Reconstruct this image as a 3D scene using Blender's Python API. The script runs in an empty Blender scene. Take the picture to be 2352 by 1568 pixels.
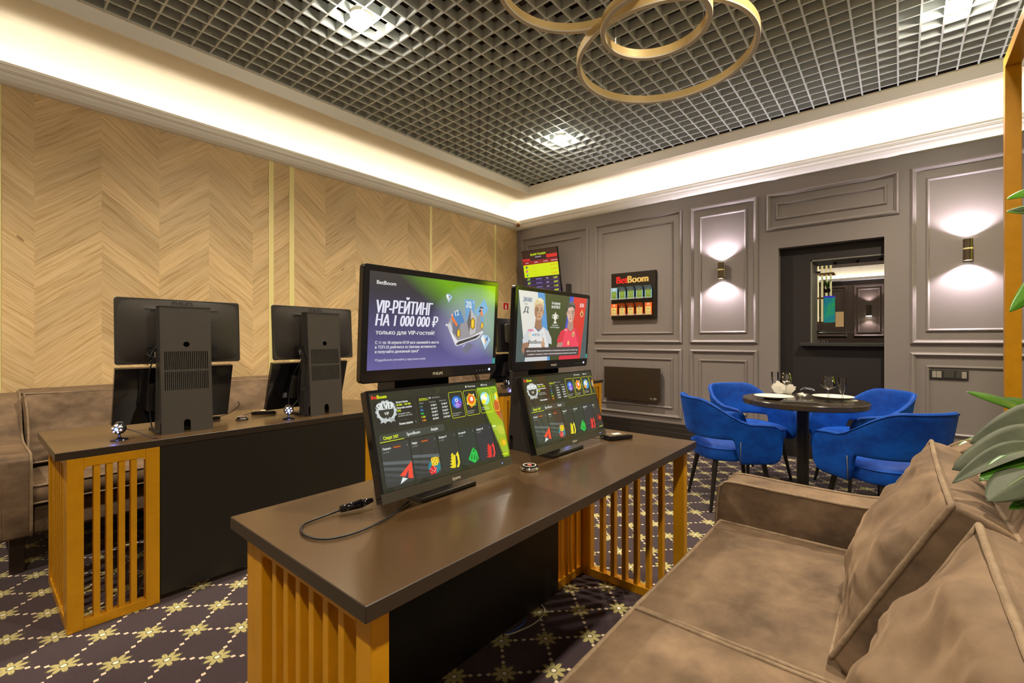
import bpy, bmesh, math, random
from mathutils import Vector, Matrix, Euler
from mathutils import noise as mnoise
from mathutils.geometry import delaunay_2d_cdt
random.seed(7)
D = bpy.data
SC = bpy.context.scene
COL = SC.collection
PI = math.pi
R = math.radians

# ------------------------------------------------------------------ colours
def s2l(c):
    return tuple((v/12.92 if v <= .04045 else ((v+.055)/1.055)**2.4) for v in c)
def rgb(r, g, b):
    return s2l((r/255., g/255., b/255.))

# ------------------------------------------------------------------ node helpers
class NT:
    def __init__(s, mat):
        s.t = mat.node_tree; s.n = s.t.nodes; s.l = s.t.links
    def new(s, ty, **kw):
        n = s.n.new(ty)
        for k, v in kw.items(): setattr(n, k, v)
        return n
    def put(s, node, i, v):
        if v is None: return
        if isinstance(v, bpy.types.NodeSocket): s.l.new(v, node.inputs[i])
        else: node.inputs[i].default_value = v
    def m(s, op, a, b=None, c=None):
        n = s.new('ShaderNodeMath', operation=op)
        s.put(n, 0, a); s.put(n, 1, b); s.put(n, 2, c)
        return n.outputs[0]
    def mix(s, f, a, b):
        n = s.new('ShaderNodeMix', data_type='RGBA')
        s.put(n, 0, f)
        for i, v in ((6, a), (7, b)):
            if isinstance(v, tuple) and len(v) == 3: v = v+(1,)
            s.put(n, i, v)
        return n.outputs[2]
    def comb(s, x, y, z):
        n = s.new('ShaderNodeCombineXYZ')
        s.put(n, 0, x); s.put(n, 1, y); s.put(n, 2, z)
        return n.outputs[0]
    def obj(s):
        n = s.new('ShaderNodeTexCoord'); return n.outputs['Object']
    def sep(s, v):
        n = s.new('ShaderNodeSeparateXYZ'); s.l.new(v, n.inputs[0]); return n.outputs
    def noise(s, vec, scale, detail=3, rough=.5):
        n = s.new('ShaderNodeTexNoise'); s.put(n, 'Vector', vec)
        n.inputs['Scale'].default_value = scale; n.inputs['Detail'].default_value = detail
        n.inputs['Roughness'].default_value = rough
        return n.outputs[0]
    def ramp(s, f, stops):
        n = s.new('ShaderNodeValToRGB'); s.put(n, 0, f)
        e = n.color_ramp.elements
        while len(e) < len(stops): e.new(.5)
        for k, (p, c) in enumerate(stops):
            e[k].position = p; e[k].color = tuple(c)+(1,)
        return n.outputs[0]
    def bump(s, h, strength=.3, dist=.01):
        n = s.new('ShaderNodeBump'); s.put(n, 'Height', h)
        n.inputs['Strength'].default_value = strength; n.inputs['Distance'].default_value = dist
        return n.outputs[0]

def mat(name, col, rough=.5, metal=0., spec=.5, emit=None, es=1., noise=None, bump=None, sheen=0., coat=0., trans=0., ior=1.45, var=None):
    m = D.materials.new(name); m.use_nodes = True
    T = NT(m); p = T.n['Principled BSDF']
    p.inputs['Base Color'].default_value = tuple(col)+(1,)
    p.inputs['Roughness'].default_value = rough
    p.inputs['Metallic'].default_value = metal
    p.inputs['Specular IOR Level'].default_value = spec
    p.inputs['IOR'].default_value = ior
    if trans: p.inputs['Transmission Weight'].default_value = trans
    if coat:
        p.inputs['Coat Weight'].default_value = coat; p.inputs['Coat Roughness'].default_value = .08
    if sheen:
        p.inputs['Sheen Weight'].default_value = sheen; p.inputs['Sheen Roughness'].default_value = .35
        p.inputs['Sheen Tint'].default_value = tuple(min(1, c*2.2+.05) for c in col)+(1,)
    if emit is not None:
        p.inputs['Emission Color'].default_value = tuple(emit)+(1,)
        p.inputs['Emission Strength'].default_value = es
    if var:      # (scale, amount, dark colour)
        o = T.obj()
        n = T.noise(o, var[0], 4, .6)
        f = T.ramp(n, [(.35, (0, 0, 0)), (.65, (1, 1, 1))])
        c2 = tuple(c*var[1] for c in col) if len(var) < 3 else var[2]
        T.l.new(T.mix(f, tuple(col), c2), p.inputs['Base Color'])
    if bump:     # (scale, strength, distance)
        o = T.obj()
        T.l.new(T.bump(T.noise(o, bump[0], 3), bump[1], bump[2]), p.inputs['Normal'])
    return m

# ------------------------------------------------------------------ mesh builder
class MB:
    def __init__(s):
        s.v = []; s.f = []; s.mi = []; s.cur = 0
    def add(s, vs, fs, M=None):
        o = len(s.v)
        for v in vs:
            v = Vector(v)
            if M is not None: v = M @ v
            s.v.append(v)
        for f in fs:
            s.f.append([i+o for i in f]); s.mi.append(s.cur)
        return s
    def box(s, x0, x1, y0, y1, z0, z1, M=None):
        vs = [(x, y, z) for z in (z0, z1) for y in (y0, y1) for x in (x0, x1)]
        fs = [(0, 2, 3, 1), (4, 5, 7, 6), (0, 1, 5, 4), (2, 6, 7, 3), (0, 4, 6, 2), (1, 3, 7, 5)]
        return s.add(vs, fs, M)
    def prism(s, pts, a0, a1, axis='z', M=None):
        # extrude 2-D polygon; axis is the extrusion axis, pts in remaining axes in order
        n = len(pts)
        def P(p, a):
            if axis == 'z': return (p[0], p[1], a)
            if axis == 'y': return (p[0], a, p[1])
            return (a, p[0], p[1])
        vs = [P(p, a0) for p in pts]+[P(p, a1) for p in pts]
        fs = [list(range(n))[::-1], list(range(n, 2*n))]
        for i in range(n):
            j = (i+1) % n
            fs.append((i, j, n+j, n+i))
        return s.add(vs, fs, M)
    def lathe(s, prof, n=32, M=None, ax=(0, 0), sx=1, sy=1):
        vs = []; fs = []
        m = len(prof)
        for k in range(n):
            a = 2*PI*k/n
            for r, z in prof:
                vs.append((ax[0]+r*math.cos(a)*sx, ax[1]+r*math.sin(a)*sy, z))
        for k in range(n):
            k2 = (k+1) % n
            for i in range(m-1):
                fs.append((k*m+i, k2*m+i, k2*m+i+1, k*m+i+1))
        return s.add(vs, fs, M)
    def tube(s, path, r, n=8, closed=False, M=None, caps=True, ry=None):
        P = [Vector(p) for p in path]; N = len(P)
        vs = []; fs = []
        up = Vector((0, 0, 1)); prev = None
        for i in range(N):
            if closed: t = P[(i+1) % N]-P[i-1]
            else: t = P[min(i+1, N-1)]-P[max(i-1, 0)]
            if t.length < 1e-9: t = Vector((0, 0, 1))
            t.normalize()
            if prev is None:
                a = up if abs(t.dot(up)) < .95 else Vector((1, 0, 0))
                u = (a-t*a.dot(t)).normalized()
            else:
                u = prev-t*prev.dot(t)
                u = u.normalized() if u.length > 1e-6 else Vector((1, 0, 0))
            prev = u; w = t.cross(u)
            rr = r[i] if isinstance(r, (list, tuple)) else r
            for k in range(n):
                a = 2*PI*k/n
                vs.append(P[i]+u*math.cos(a)*rr+w*math.sin(a)*(rr if ry is None else ry))
        for i in range(N if closed else N-1):
            j = (i+1) % N
            for k in range(n):
                k2 = (k+1) % n
                fs.append((i*n+k, i*n+k2, j*n+k2, j*n+k))
        if caps and not closed:
            fs.append(tuple(range(n))[::-1]); fs.append(tuple((N-1)*n+k for k in range(n)))
        return s.add(vs, fs, M)
    def sphere(s, c, r, n=16, m=10, M=None, sc=(1, 1, 1)):
        vs = [(c[0], c[1], c[2]-r*sc[2])]; fs = []
        for j in range(1, m):
            a = -PI/2+PI*j/m
            for k in range(n):
                b = 2*PI*k/n
                vs.append((c[0]+r*math.cos(a)*math.cos(b)*sc[0], c[1]+r*math.cos(a)*math.sin(b)*sc[1], c[2]+r*math.sin(a)*sc[2]))
        vs.append((c[0], c[1], c[2]+r*sc[2])); T = len(vs)-1
        for k in range(n):
            k2 = (k+1) % n
            fs.append((0, 1+k2, 1+k)); fs.append((T, T-n+k, T-n+k2))
            for j in range(m-2):
                fs.append((1+j*n+k, 1+j*n+k2, 1+(j+1)*n+k2, 1+(j+1)*n+k))
        return s.add(vs, fs, M)
    def build(s, name, mats, parent=None, smooth=False, bevel=0, seg=2, subsurf=0, kind=None, fixn=True, auto=None):
        me = D.meshes.new(name)
        me.from_pydata([tuple(v) for v in s.v], [], s.f)
        if not isinstance(mats, (list, tuple)): mats = [mats]
        for m in mats: me.materials.append(m)
        for p, i in zip(me.polygons, s.mi): p.material_index = min(i, len(mats)-1)
        if fixn:
            bm = bmesh.new(); bm.from_mesh(me)
            bmesh.ops.recalc_face_normals(bm, faces=bm.faces)
            bm.to_mesh(me); bm.free()
        if smooth or auto:
            for p in me.polygons: p.use_smooth = True
        if auto:
            try: me.set_sharp_from_angle(angle=R(auto))
            except Exception: pass
        me.update()
        o = D.objects.new(name, me); COL.objects.link(o)
        if parent is not None: o.parent = parent
        if bevel:
            b = o.modifiers.new('b', 'BEVEL'); b.width = bevel; b.segments = seg
            b.limit_method = 'ANGLE'; b.angle_limit = R(40)
            b.harden_normals = False
        if subsurf:
            b = o.modifiers.new('s', 'SUBSURF'); b.levels = subsurf; b.render_levels = subsurf
        if kind: o['kind'] = kind
        return o

def tag(o, label, cat, group=None, kind=None):
    if label: o['label'] = label
    if cat: o['category'] = cat
    if group: o['group'] = group
    if kind: o['kind'] = kind
    return o
def thing(name, label, cat, loc=(0, 0, 0), rz=0, group=None):
    o = D.objects.new(name, None); COL.objects.link(o)
    o.location = loc; o.rotation_euler = (0, 0, rz); o.empty_display_size = .05
    return tag(o, label, cat, group)
def children(o):
    return [c for c in D.objects if c.parent == o]
def copy_tree(o, parent=None):
    c = o.copy(); COL.objects.link(c)
    if parent is not None: c.parent = parent
    for ch in children(o): copy_tree(ch, c)
    return c
def dup(root, loc, rz, label, group=None):
    c = copy_tree(root); c.location = loc; c.rotation_euler = (0, 0, rz)
    c['label'] = label
    if group: c['group'] = group
    return c
def struct(mb, name, m, parent=None, **kw):
    o = mb.build(name, m, parent, **kw)
    o['kind'] = 'structure'
    return o
def rrect(w, h, r, n=5, cx=0, cy=0):
    p = []
    for (sx, sy, a0) in ((1, 1, 0), (-1, 1, 90), (-1, -1, 180), (1, -1, 270)):
        for k in range(n+1):
            a = R(a0+90*k/n)
            p.append((cx+sx*(w/2-r)+r*math.cos(a), cy+sy*(h/2-r)+r*math.sin(a)))
    return p
def bez(pts, n=24):
    # Catmull-Rom through points
    P = [Vector(p) for p in pts]; P = [P[0]*2-P[1]]+P+[P[-1]*2-P[-2]]
    out = []
    for i in range(1, len(P)-2):
        for k in range(n):
            t = k/n; a, b, c, d = P[i-1], P[i], P[i+1], P[i+2]
            out.append(.5*((2*b)+(c-a)*t+(2*a-5*b+4*c-d)*t*t+(3*b-a-3*c+d)*t**3))
    out.append(P[-2])
    return out

# ------------------------------------------------------------------ text to triangles
_tc = {}
def fill_outlines(V, E):
    """union fill of glyph outlines by winding number, glyph cluster by glyph cluster"""
    nb = {}
    for a, b in E: nb.setdefault(a, []).append(b); nb.setdefault(b, []).append(a)
    seen = set(); loops = []
    for a in sorted(nb):
        if a in seen: continue
        L = [a]; seen.add(a); c = a
        while True:
            n = sorted(x for x in nb[c] if x not in seen)
            if not n: break
            c = n[0]; seen.add(c); L.append(c)
        if len(L) > 2: loops.append([V[i] for i in L])
    # group loops whose x ranges overlap (one glyph or touching glyphs)
    loops.sort(key=lambda L: min(p[0] for p in L)); groups = []
    for L in loops:
        x0 = min(p[0] for p in L); x1 = max(p[0] for p in L)
        if groups and x0 < groups[-1][0]-1e-4: groups[-1][0] = max(groups[-1][0], x1); groups[-1][1].append(L)
        else: groups.append([x1, [L]])
    vs = []; fs = []
    for _, G in groups:
        pv = []; pe = []
        for L in G:
            o = len(pv); n = len(L); pv += [Vector(p) for p in L]; pe += [(o+i, o+(i+1) % n) for i in range(n)]
        r = delaunay_2d_cdt(pv, pe, [], 0, 1e-6); o = len(vs)
        vs += [(v.x, v.y) for v in r[0]]
        for f in r[2]:
            cx = sum(r[0][i].x for i in f)/len(f); cy = sum(r[0][i].y for i in f)/len(f); w = 0
            for L in G:
                n = len(L)
                for i in range(n):
                    x0, y0 = L[i]; x1, y1 = L[(i+1) % n]
                    if (y0 > cy) != (y1 > cy) and cx < (x1-x0)*(cy-y0)/(y1-y0)+x0: w += 1 if y1 > y0 else -1
            if w: fs.append(tuple(i+o for i in f))
    return vs, fs
def text_mesh(body, size=1., offset=0., shear=0., align='LEFT', sx=1., spacing=1.):
    key = (body, offset, shear, align, spacing, size)
    if key not in _tc:
        cu = D.curves.new('t', 'FONT'); cu.body = body; cu.size = size; cu.fill_mode = 'NONE'
        cu.shear = shear; cu.align_x = align; cu.resolution_u = 3; cu.space_character = spacing
        ob = D.objects.new('t', cu); COL.objects.link(ob)
        me = D.meshes.new_from_object(ob.evaluated_get(bpy.context.evaluated_depsgraph_get()))
        V = [(v.co.x, v.co.y) for v in me.vertices]; E = [tuple(e.vertices) for e in me.edges]
        D.objects.remove(ob); D.curves.remove(cu); D.meshes.remove(me)
        vs, fs = fill_outlines(V, E)
        _tc[key] = (vs, fs)
    vs, fs = _tc[key]
    return [(x*sx, y) for x, y in vs], fs

class Art:
    """flat picture built of thin layers; u right, v up, both metres, origin lower left"""
    def __init__(s, W, H, gloss=.12, es=1.):
        s.W = W; s.H = H; s.mats = []; s.key = {}; s.mb = MB(); s.layer = 0; s.gloss = gloss; s.es = es
    def mi(s, c):
        if c not in s.key:
            if isinstance(c, bpy.types.Material): m = c
            elif s.es > 0:
                l = rgb(*c)
                m = mat('display_%02x%02x%02x' % c, (.01, .01, .01), s.gloss, emit=l, es=s.es, ior=1.8)
            else:
                m = mat('print_%02x%02x%02x' % c, rgb(*c), .5)
            s.key[c] = len(s.mats); s.mats.append(m)
        return s.key[c]
    def up(s, n=1): s.layer += n
    def poly(s, pts, c):
        s.mb.cur = s.mi(c)
        d = s.layer*.000012
        s.mb.add([(u*s.W, v*s.H, d) for u, v in pts], [tuple(range(len(pts)))])
        s.layer += 1
    def rect(s, u0, v0, u1, v1, c): s.poly([(u0, v0), (u1, v0), (u1, v1), (u0, v1)], c)
    def rr(s, u0, v0, u1, v1, c, r=.012):
        w = (u1-u0)*s.W; h = (v1-v0)*s.H; r = min(r, w/2, h/2)
        p = rrect(w, h, r, 4, (u0+u1)/2*s.W, (v0+v1)/2*s.H)
        s.poly([(x/s.W, y/s.H) for x, y in p], c)
    def frame(s, u0, v0, u1, v1, c, bg, t=.0016, r=.008):
        s.rr(u0, v0, u1, v1, c, r)
        s.rr(u0+t/s.W, v0+t/s.H, u1-t/s.W, v1-t/s.H, bg, max(r-t, .0005))
    def ell(s, u, v, ru, rv, c, n=24, rot=0):
        p = []
        for k in range(n):
            a = 2*PI*k/n; x = ru*math.cos(a)*s.W; y = rv*math.sin(a)*s.H
            p.append((u+(x*math.cos(rot)-y*math.sin(rot))/s.W, v+(x*math.sin(rot)+y*math.cos(rot))/s.H))
        s.poly(p, c)
    def text(s, u, v, body, h, c, off=0., shear=0., sx=1., align='LEFT', rot=0., sp=1., wd=None):
        bold = max(0, off)*1.1; off = 0.
        vs, fs = text_mesh(body, 1., off, shear, align, 1., sp)
        if wd:
            xs = [p[0] for p in vs]; span = max(xs)-min(xs); x0 = min(xs) if align == 'LEFT' else 0
            sx = wd*s.W/(span*h*s.H)
            vs = [(x-x0, y) for x, y in vs]
        vs = [(x*sx, y) for x, y in vs]
        s.mb.cur = s.mi(c); d = s.layer*.000012; k = h*s.H
        cr, sr = math.cos(rot), math.sin(rot)
        for q, e in enumerate((0,) if bold < .002 else (-bold, 0, bold)):
            s.mb.add([(u*s.W+((x+e)*cr-y*sr)*k, v*s.H+((x+e)*sr+y*cr)*k, d+q*.000003) for x, y in vs], fs)
        s.layer += 1
    def build(s, name, parent, M):
        for i, v in enumerate(s.mb.v): s.mb.v[i] = M @ v
        return s.mb.build(name, s.mats, parent, fixn=False)

def grad_mat(name, fn, rough=.12, es=1.):
    """display material whose picture is a smooth blend; fn(T,x,y,z)->colour socket"""
    m = D.materials.new(name); m.use_nodes = True; T = NT(m); p = T.n['Principled BSDF']
    p.inputs['Base Color'].default_value = (.01, .01, .01, 1); p.inputs['Roughness'].default_value = rough; p.inputs['IOR'].default_value = 1.8
    o = T.sep(T.obj())
    T.l.new(fn(T, o[0], o[1], o[2]), p.inputs['Emission Color']); p.inputs['Emission Strength'].default_value = es
    return m
# ------------------------------------------------------------------ materials
M = {}
M['black_metal'] = mat('black_powder_coat', rgb(66, 62, 56), .5, bump=(900, .1, .0004))
M['black_side'] = mat('black_powder_coat_dark', rgb(46, 43, 41), .5)
M['black_plastic'] = mat('black_gloss_plastic', rgb(18, 18, 20), .1, coat=.5)
M['matt_plastic'] = mat('matt_black_plastic', rgb(54, 50, 46), .33, bump=(1200, .1, .0003))
M['dark'] = mat('dark_hollow', rgb(14, 13, 13), .8)
M['gold'] = mat('gold_paint', rgb(216, 154, 24), .32, metal=.25, bump=(260, .12, .0008), var=(14, .9))
M['brass'] = mat('brushed_brass_strip', rgb(236, 222, 160), .35, metal=.3)
M['ringgold'] = mat('ring_gold_anodised', rgb(226, 198, 134), .5, metal=.12)
M['diffuser'] = mat('opal_diffuser', rgb(226, 218, 198), .5)
M['white'] = mat('soffit_white', rgb(226, 216, 196), .85)
M['trimw'] = mat('trim_offwhite', rgb(240, 234, 220), .55)
M['cornice'] = mat('cornice_white', rgb(251, 249, 243), .6)
M['grid'] = mat('grid_grey_aluminium', rgb(214, 221, 220), .5)
M['plenum'] = mat('plenum_dark', rgb(58, 50, 44), .95)
M['paint'] = mat('panel_taupe_paint', rgb(130, 122, 119), .42, bump=(60, .05, .002))
M['base'] = mat('baseboard_black', rgb(46, 41, 38), .4)
M['niche'] = mat('niche_dark_brown', rgb(34, 28, 28), .55)
M['melamine'] = mat('melamine_dark', rgb(32, 29, 26), .42, var=(3, .92))
M['cable'] = mat('cable_black', rgb(20, 19, 20), .45)
M['wcable'] = mat('cable_white', rgb(210, 208, 196), .5)
M['bcable'] = mat('cable_blue', rgb(40, 80, 190), .5)
M['chrome'] = mat('chrome', (.8, .8, .8), .12, metal=1.)
M['darkwood'] = mat('dark_leg_wood', rgb(44, 32, 26), .4)
def thin_glass(name, tint=(.97, .98, .97), ior=1.5, boost=1.):
    m = D.materials.new(name); m.use_nodes = True; T = NT(m); T.n.remove(T.n['Principled BSDF'])
    out = T.n['Material Output']; tr = T.new('ShaderNodeBsdfTransparent'); tr.inputs[0].default_value = tint+(1,)
    gl = T.new('ShaderNodeBsdfGlossy'); gl.inputs['Roughness'].default_value = .02
    fr = T.new('ShaderNodeFresnel'); fr.inputs['IOR'].default_value = ior
    mx = T.new('ShaderNodeMixShader'); T.l.new(T.m('MULTIPLY', fr.outputs[0], boost), mx.inputs[0]); T.l.new(tr.outputs[0], mx.inputs[1]); T.l.new(gl.outputs[0], mx.inputs[2])
    T.l.new(mx.outputs[0], out.inputs['Surface'])
    return m
M['glass'] = thin_glass('clear_glass', ior=1.7, boost=1.2)
M['porcelain'] = mat('white_porcelain', rgb(236, 230, 214), .25)
M['napkin'] = mat('white_paper_napkin', rgb(236, 232, 220), .9)
M['cloth'] = mat('dark_cloth', rgb(58, 54, 48), .9, bump=(700, .4, .001))
M['sugar'] = mat('sugar', rgb(238, 234, 222), .7)
M['leather'] = mat('black_leg', rgb(30, 27, 26), .35)
M['led'] = mat('cove_led_tape', (1, 1, 1), .5, emit=(1., .93, .80), es=42.)
M['led2'] = mat('cove_led_tape_cool', (1, 1, 1), .5, emit=(1., .96, .90), es=54.)
M['lamp'] = mat('downlight_lens', (1, 1, 1), .5, emit=(1., .93, .8), es=30.)
M['sconce_glow'] = mat('sconce_glass', (1, 1, 1), .5, emit=(1., .92, .86), es=30.)
M['bronze'] = mat('sconce_bronze', rgb(96, 84, 70), .3, metal=.8)
M['red'] = mat('sign_red', rgb(196, 30, 30), .5)
M['signwhite'] = mat('sign_white', rgb(232, 226, 210), .5)
M['blueled'] = mat('blue_led', (.1, .1, 1), .3, emit=(.12, .18, 1.), es=4.)
M['whiteled'] = mat('white_led', (1, 1, 1), .3, emit=(.35, .45, 1.), es=2.6)
M['grass'] = mat('grass_bright', rgb(90, 170, 30), .5)
M['stem'] = mat('plant_stem', rgb(86, 108, 48), .5)
M['pot'] = mat('dark_pot', rgb(60, 54, 50), .6)
M['soil'] = mat('soil', rgb(52, 40, 30), .95)

def velvet(name, col, col2, rough=.75, sheen=.6, sc=5., bs=.25):
    m = D.materials.new(name); m.use_nodes = True; T = NT(m); p = T.n['Principled BSDF']
    o = T.obj()
    st = T.sep(o); n = T.noise(T.comb(T.m('MULTIPLY', st[0], 1.), T.m('MULTIPLY', st[1], .7), T.m('MULTIPLY', st[2], 1.5)), sc, 5, .62); n2 = T.noise(o, sc*4.3, 3, .6)
    f = T.ramp(T.m('ADD', T.m('MULTIPLY', n, .75), T.m('MULTIPLY', n2, .25)), [(.38, (0, 0, 0)), (.62, (1, 1, 1))])
    T.l.new(T.mix(f, col, col2), p.inputs['Base Color'])
    p.inputs['Roughness'].default_value = rough
    p.inputs['Specular IOR Level'].default_value = .25
    p.inputs['Sheen Weight'].default_value = sheen; p.inputs['Sheen Roughness'].default_value = .4
    p.inputs['Sheen Tint'].default_value = tuple(min(1, c*1.6+.03) for c in col)+(1,)
    T.l.new(T.bump(T.noise(o, 420, 2), bs, .0015), p.inputs['Normal'])
    return m
M['sofa'] = velvet('taupe_velvet', rgb(126, 104, 82), rgb(72, 57, 43), sc=3.0, sheen=.4)  # darker patches paint in the velvet's mottled sheen and fold shade
M['piping'] = velvet('taupe_piping', rgb(140, 120, 97), rgb(112, 94, 75), sc=20, sheen=.35)
M['blue'] = velvet('royal_blue_velvet', rgb(2, 80, 180), rgb(0, 52, 138), sc=6, sheen=.3, rough=.6)

# desk top: warm brown laminate, satin
M['desk'] = mat('brown_laminate', rgb(76, 57, 35), .26, ior=1.6, bump=(700, .06, .0005), var=(2.2, .94))

M['desk_side_shade'] = mat('shaded_laminate_side', rgb(50, 41, 33), .35)  # same laminate, painted darker to stand for shade on the desk sides
# granite table
def granite():
    m = D.materials.new('speckled_granite'); m.use_nodes = True; T = NT(m); p = T.n['Principled BSDF']
    o = T.obj(); n = T.noise(o, 520, 2, .7)
    T.l.new(T.ramp(n, [(.4, rgb(40, 34, 30)), (.58, rgb(66, 58, 50)), (.7, rgb(122, 110, 94))]), p.inputs['Base Color'])
    p.inputs['Roughness'].default_value = .16
    return m
M['granite'] = granite()

# chevron oak wall: columns 0.343 m wide, boards rising and falling at 45 degrees
def chevron():
    m = D.materials.new('chevron_oak'); m.use_nodes = True; T = NT(m); p = T.n['Principled BSDF']
    x, y, z = T.sep(T.obj())[:3]
    cw = .3432
    yy = T.m('ADD', y, 20*2*cw-.3035)
    tri = T.m('PINGPONG', yy, cw)
    col = T.m('FLOOR', T.m('DIVIDE', yy, cw))
    par = T.m('MODULO', col, 2.)
    v = T.m('SUBTRACT', z, T.m('MULTIPLY', tri, .86))
    pw = .155
    pid = T.m('FLOOR', T.m('DIVIDE', v, pw))
    fr = T.m('FRACT', T.m('DIVIDE', v, pw))
    wn = T.new('ShaderNodeTexWhiteNoise', noise_dimensions='2D')
    T.l.new(T.comb(T.m('ADD', pid, T.m('MULTIPLY', col, .37)), col, 0.), wn.inputs['Vector'])
    rnd = wn.outputs['Value']
    # grain runs along the board: 'v' across, 'tri' along
    warp = T.noise(T.comb(T.m('MULTIPLY', tri, 3.), T.m('MULTIPLY', v, 9.), T.m('MULTIPLY', rnd, 9.)), 1., 2)
    gv = T.comb(T.m('MULTIPLY', tri, 2.2), T.m('ADD', T.m('MULTIPLY', v, 38.), T.m('MULTIPLY', warp, 3.2)), T.m('ADD', T.m('MULTIPLY', rnd, 17.), col))
    g = T.noise(gv, 1.3, 6, .66)
    g2 = T.noise(T.comb(T.m('MULTIPLY', tri, 5.), T.m('MULTIPLY', v, 150.), rnd), 1., 3, .7)
    gg = T.m('ADD', T.m('MULTIPLY', g, .62), T.m('MULTIPLY', g2, .38))
    base = T.ramp(gg, [(.30, rgb(132, 98, 56)), (.40, rgb(188, 154, 102)), (.50, rgb(212, 182, 134)), (.70, rgb(226, 202, 158))])
    shade = T.m('ADD', .82, T.m('MULTIPLY', rnd, .24))
    hs = T.new('ShaderNodeHueSaturation'); T.l.new(base, hs.inputs['Color']); T.l.new(shade, hs.inputs['Value'])
    # fine joint lines and knots
    j = T.m('GREATER_THAN', T.m('ABSOLUTE', T.m('SUBTRACT', fr, .5)), .49)
    kn = T.new('ShaderNodeTexVoronoi'); T.l.new(T.comb(T.m('MULTIPLY', tri, 2.4), T.m('MULTIPLY', v, 5.), col), kn.inputs['Vector']); kn.inputs['Scale'].default_value = 1.
    kf = T.m('LESS_THAN', kn.outputs['Distance'], .045)
    c = T.mix(T.m('MULTIPLY', j, .35), hs.outputs[0], rgb(120, 84, 40))
    c = T.mix(T.m('MULTIPLY', kf, .7), c, rgb(118, 78, 36))
    T.l.new(c, p.inputs['Base Color'])
    p.inputs['Roughness'].default_value = .5
    T.l.new(T.bump(gg, .12, .003), p.inputs['Normal'])
    return m
M['chevron'] = chevron()

# carpet: flowers on a diagonal lattice joined by rows of small diamonds
def carpet():
    m = D.materials.new('lattice_flower_carpet'); m.use_nodes = True; T = NT(m); p = T.n['Principled BSDF']
    o = T.obj(); x, y, z = T.sep(o)[:3]
    P = .2557
    dx = T.m('SUBTRACT', x, -2.63); dy = T.m('SUBTRACT', y, .237)
    a = T.m('DIVIDE', T.m('ADD', dx, dy), P); b = T.m('DIVIDE', T.m('SUBTRACT', dx, dy), P)
    fa = T.m('SUBTRACT', T.m('FRACT', T.m('ADD', a, 100.5)), .5)
    fb = T.m('SUBTRACT', T.m('FRACT', T.m('ADD', b, 100.5)), .5)
    r = T.m('SQRT', T.m('ADD', T.m('MULTIPLY', fa, fa), T.m('MULTIPLY', fb, fb)))
    th = T.m('ARCTAN2', fb, fa)
    pet = T.m('ABSOLUTE', T.m('COSINE', T.m('MULTIPLY', th, 4.)))
    pp = T.m('POWER', pet, .9)
    rad = T.m('ADD', .10, T.m('MULTIPLY', pp, .15))
    rad2 = T.m('ADD', .14, T.m('MULTIPLY', pp, .15))
    flower = T.m('LESS_THAN', r, rad); halo = T.m('LESS_THAN', r, rad2)
    vein = T.m('MULTIPLY', T.m('GREATER_THAN', pet, .965), T.m('GREATER_THAN', r, .06))
    cen = T.m('LESS_THAN', r, .05); cen2 = T.m('LESS_THAN', r, .075)
    def dots(u, w):
        q = T.m('DIVIDE', T.m('SUBTRACT', .5, T.m('ABSOLUTE', w)), .182)
        dq = T.m('ABSOLUTE', T.m('SUBTRACT', q, T.m('ROUND', q)))
        s = T.m('ADD', T.m('DIVIDE', T.m('ABSOLUTE', u), .05), T.m('DIVIDE', dq, .34))
        return T.m('MULTIPLY', T.m('LESS_THAN', s, 1.), T.m('LESS_THAN', q, 1.45))
    dd = T.m('MAXIMUM', dots(fa, fb), dots(fb, fa))
    n = T.noise(o, 260, 2, .7); n2 = T.noise(o, 3.5, 3)
    bg = T.mix(T.ramp(n, [(.35, (0, 0, 0)), (.65, (1, 1, 1))]), rgb(44, 34, 40), rgb(66, 52, 58))
    bg = T.mix(T.m('MULTIPLY', n2, .3), bg, rgb(58, 44, 46))
    c = T.mix(T.m('MULTIPLY', halo, .6), bg, rgb(84, 78, 58))
    c = T.mix(flower, c, rgb(176, 166, 112))
    c = T.mix(T.m('MULTIPLY', vein, T.m('MULTIPLY', flower, .35)), c, rgb(120, 112, 60))
    c = T.mix(cen2, c, rgb(104, 98, 66)); c = T.mix(cen, c, rgb(226, 220, 196))
    c = T.mix(dd, c, rgb(214, 196, 170))
    nn = T.m('ADD', .78, T.m('MULTIPLY', n, .44))
    hs = T.new('ShaderNodeHueSaturation'); T.l.new(c, hs.inputs['Color']); T.l.new(nn, hs.inputs['Value'])
    T.l.new(hs.outputs[0], p.inputs['Base Color'])
    p.inputs['Roughness'].default_value = .95; p.inputs['Specular IOR Level'].default_value = .1
    p.inputs['Sheen Weight'].default_value = .15
    T.l.new(T.bump(n, .5, .004), p.inputs['Normal'])
    return m
M['carpet'] = carpet()

def leafmat(name, c1, c2, rough=.4):
    m = D.materials.new(name); m.use_nodes = True; T = NT(m); p = T.n['Principled BSDF']
    o = T.obj(); n = T.noise(o, 9, 4, .6)
    T.l.new(T.mix(T.ramp(n, [(.35, (0, 0, 0)), (.65, (1, 1, 1))]), c1, c2), p.inputs['Base Color'])
    p.inputs['Roughness'].default_value = rough
    p.inputs['Subsurface Weight'].default_value = 0.
    T.l.new(T.bump(T.noise(o, 60, 3), .15, .003), p.inputs['Normal'])
    return m
M['leaf_dull'] = leafmat('leaf_grey_green', rgb(64, 70, 46), rgb(44, 52, 30), .65)
M['leaf_bright'] = leafmat('leaf_bright_green', rgb(64, 116, 16), rgb(40, 86, 10), .35)
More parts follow.
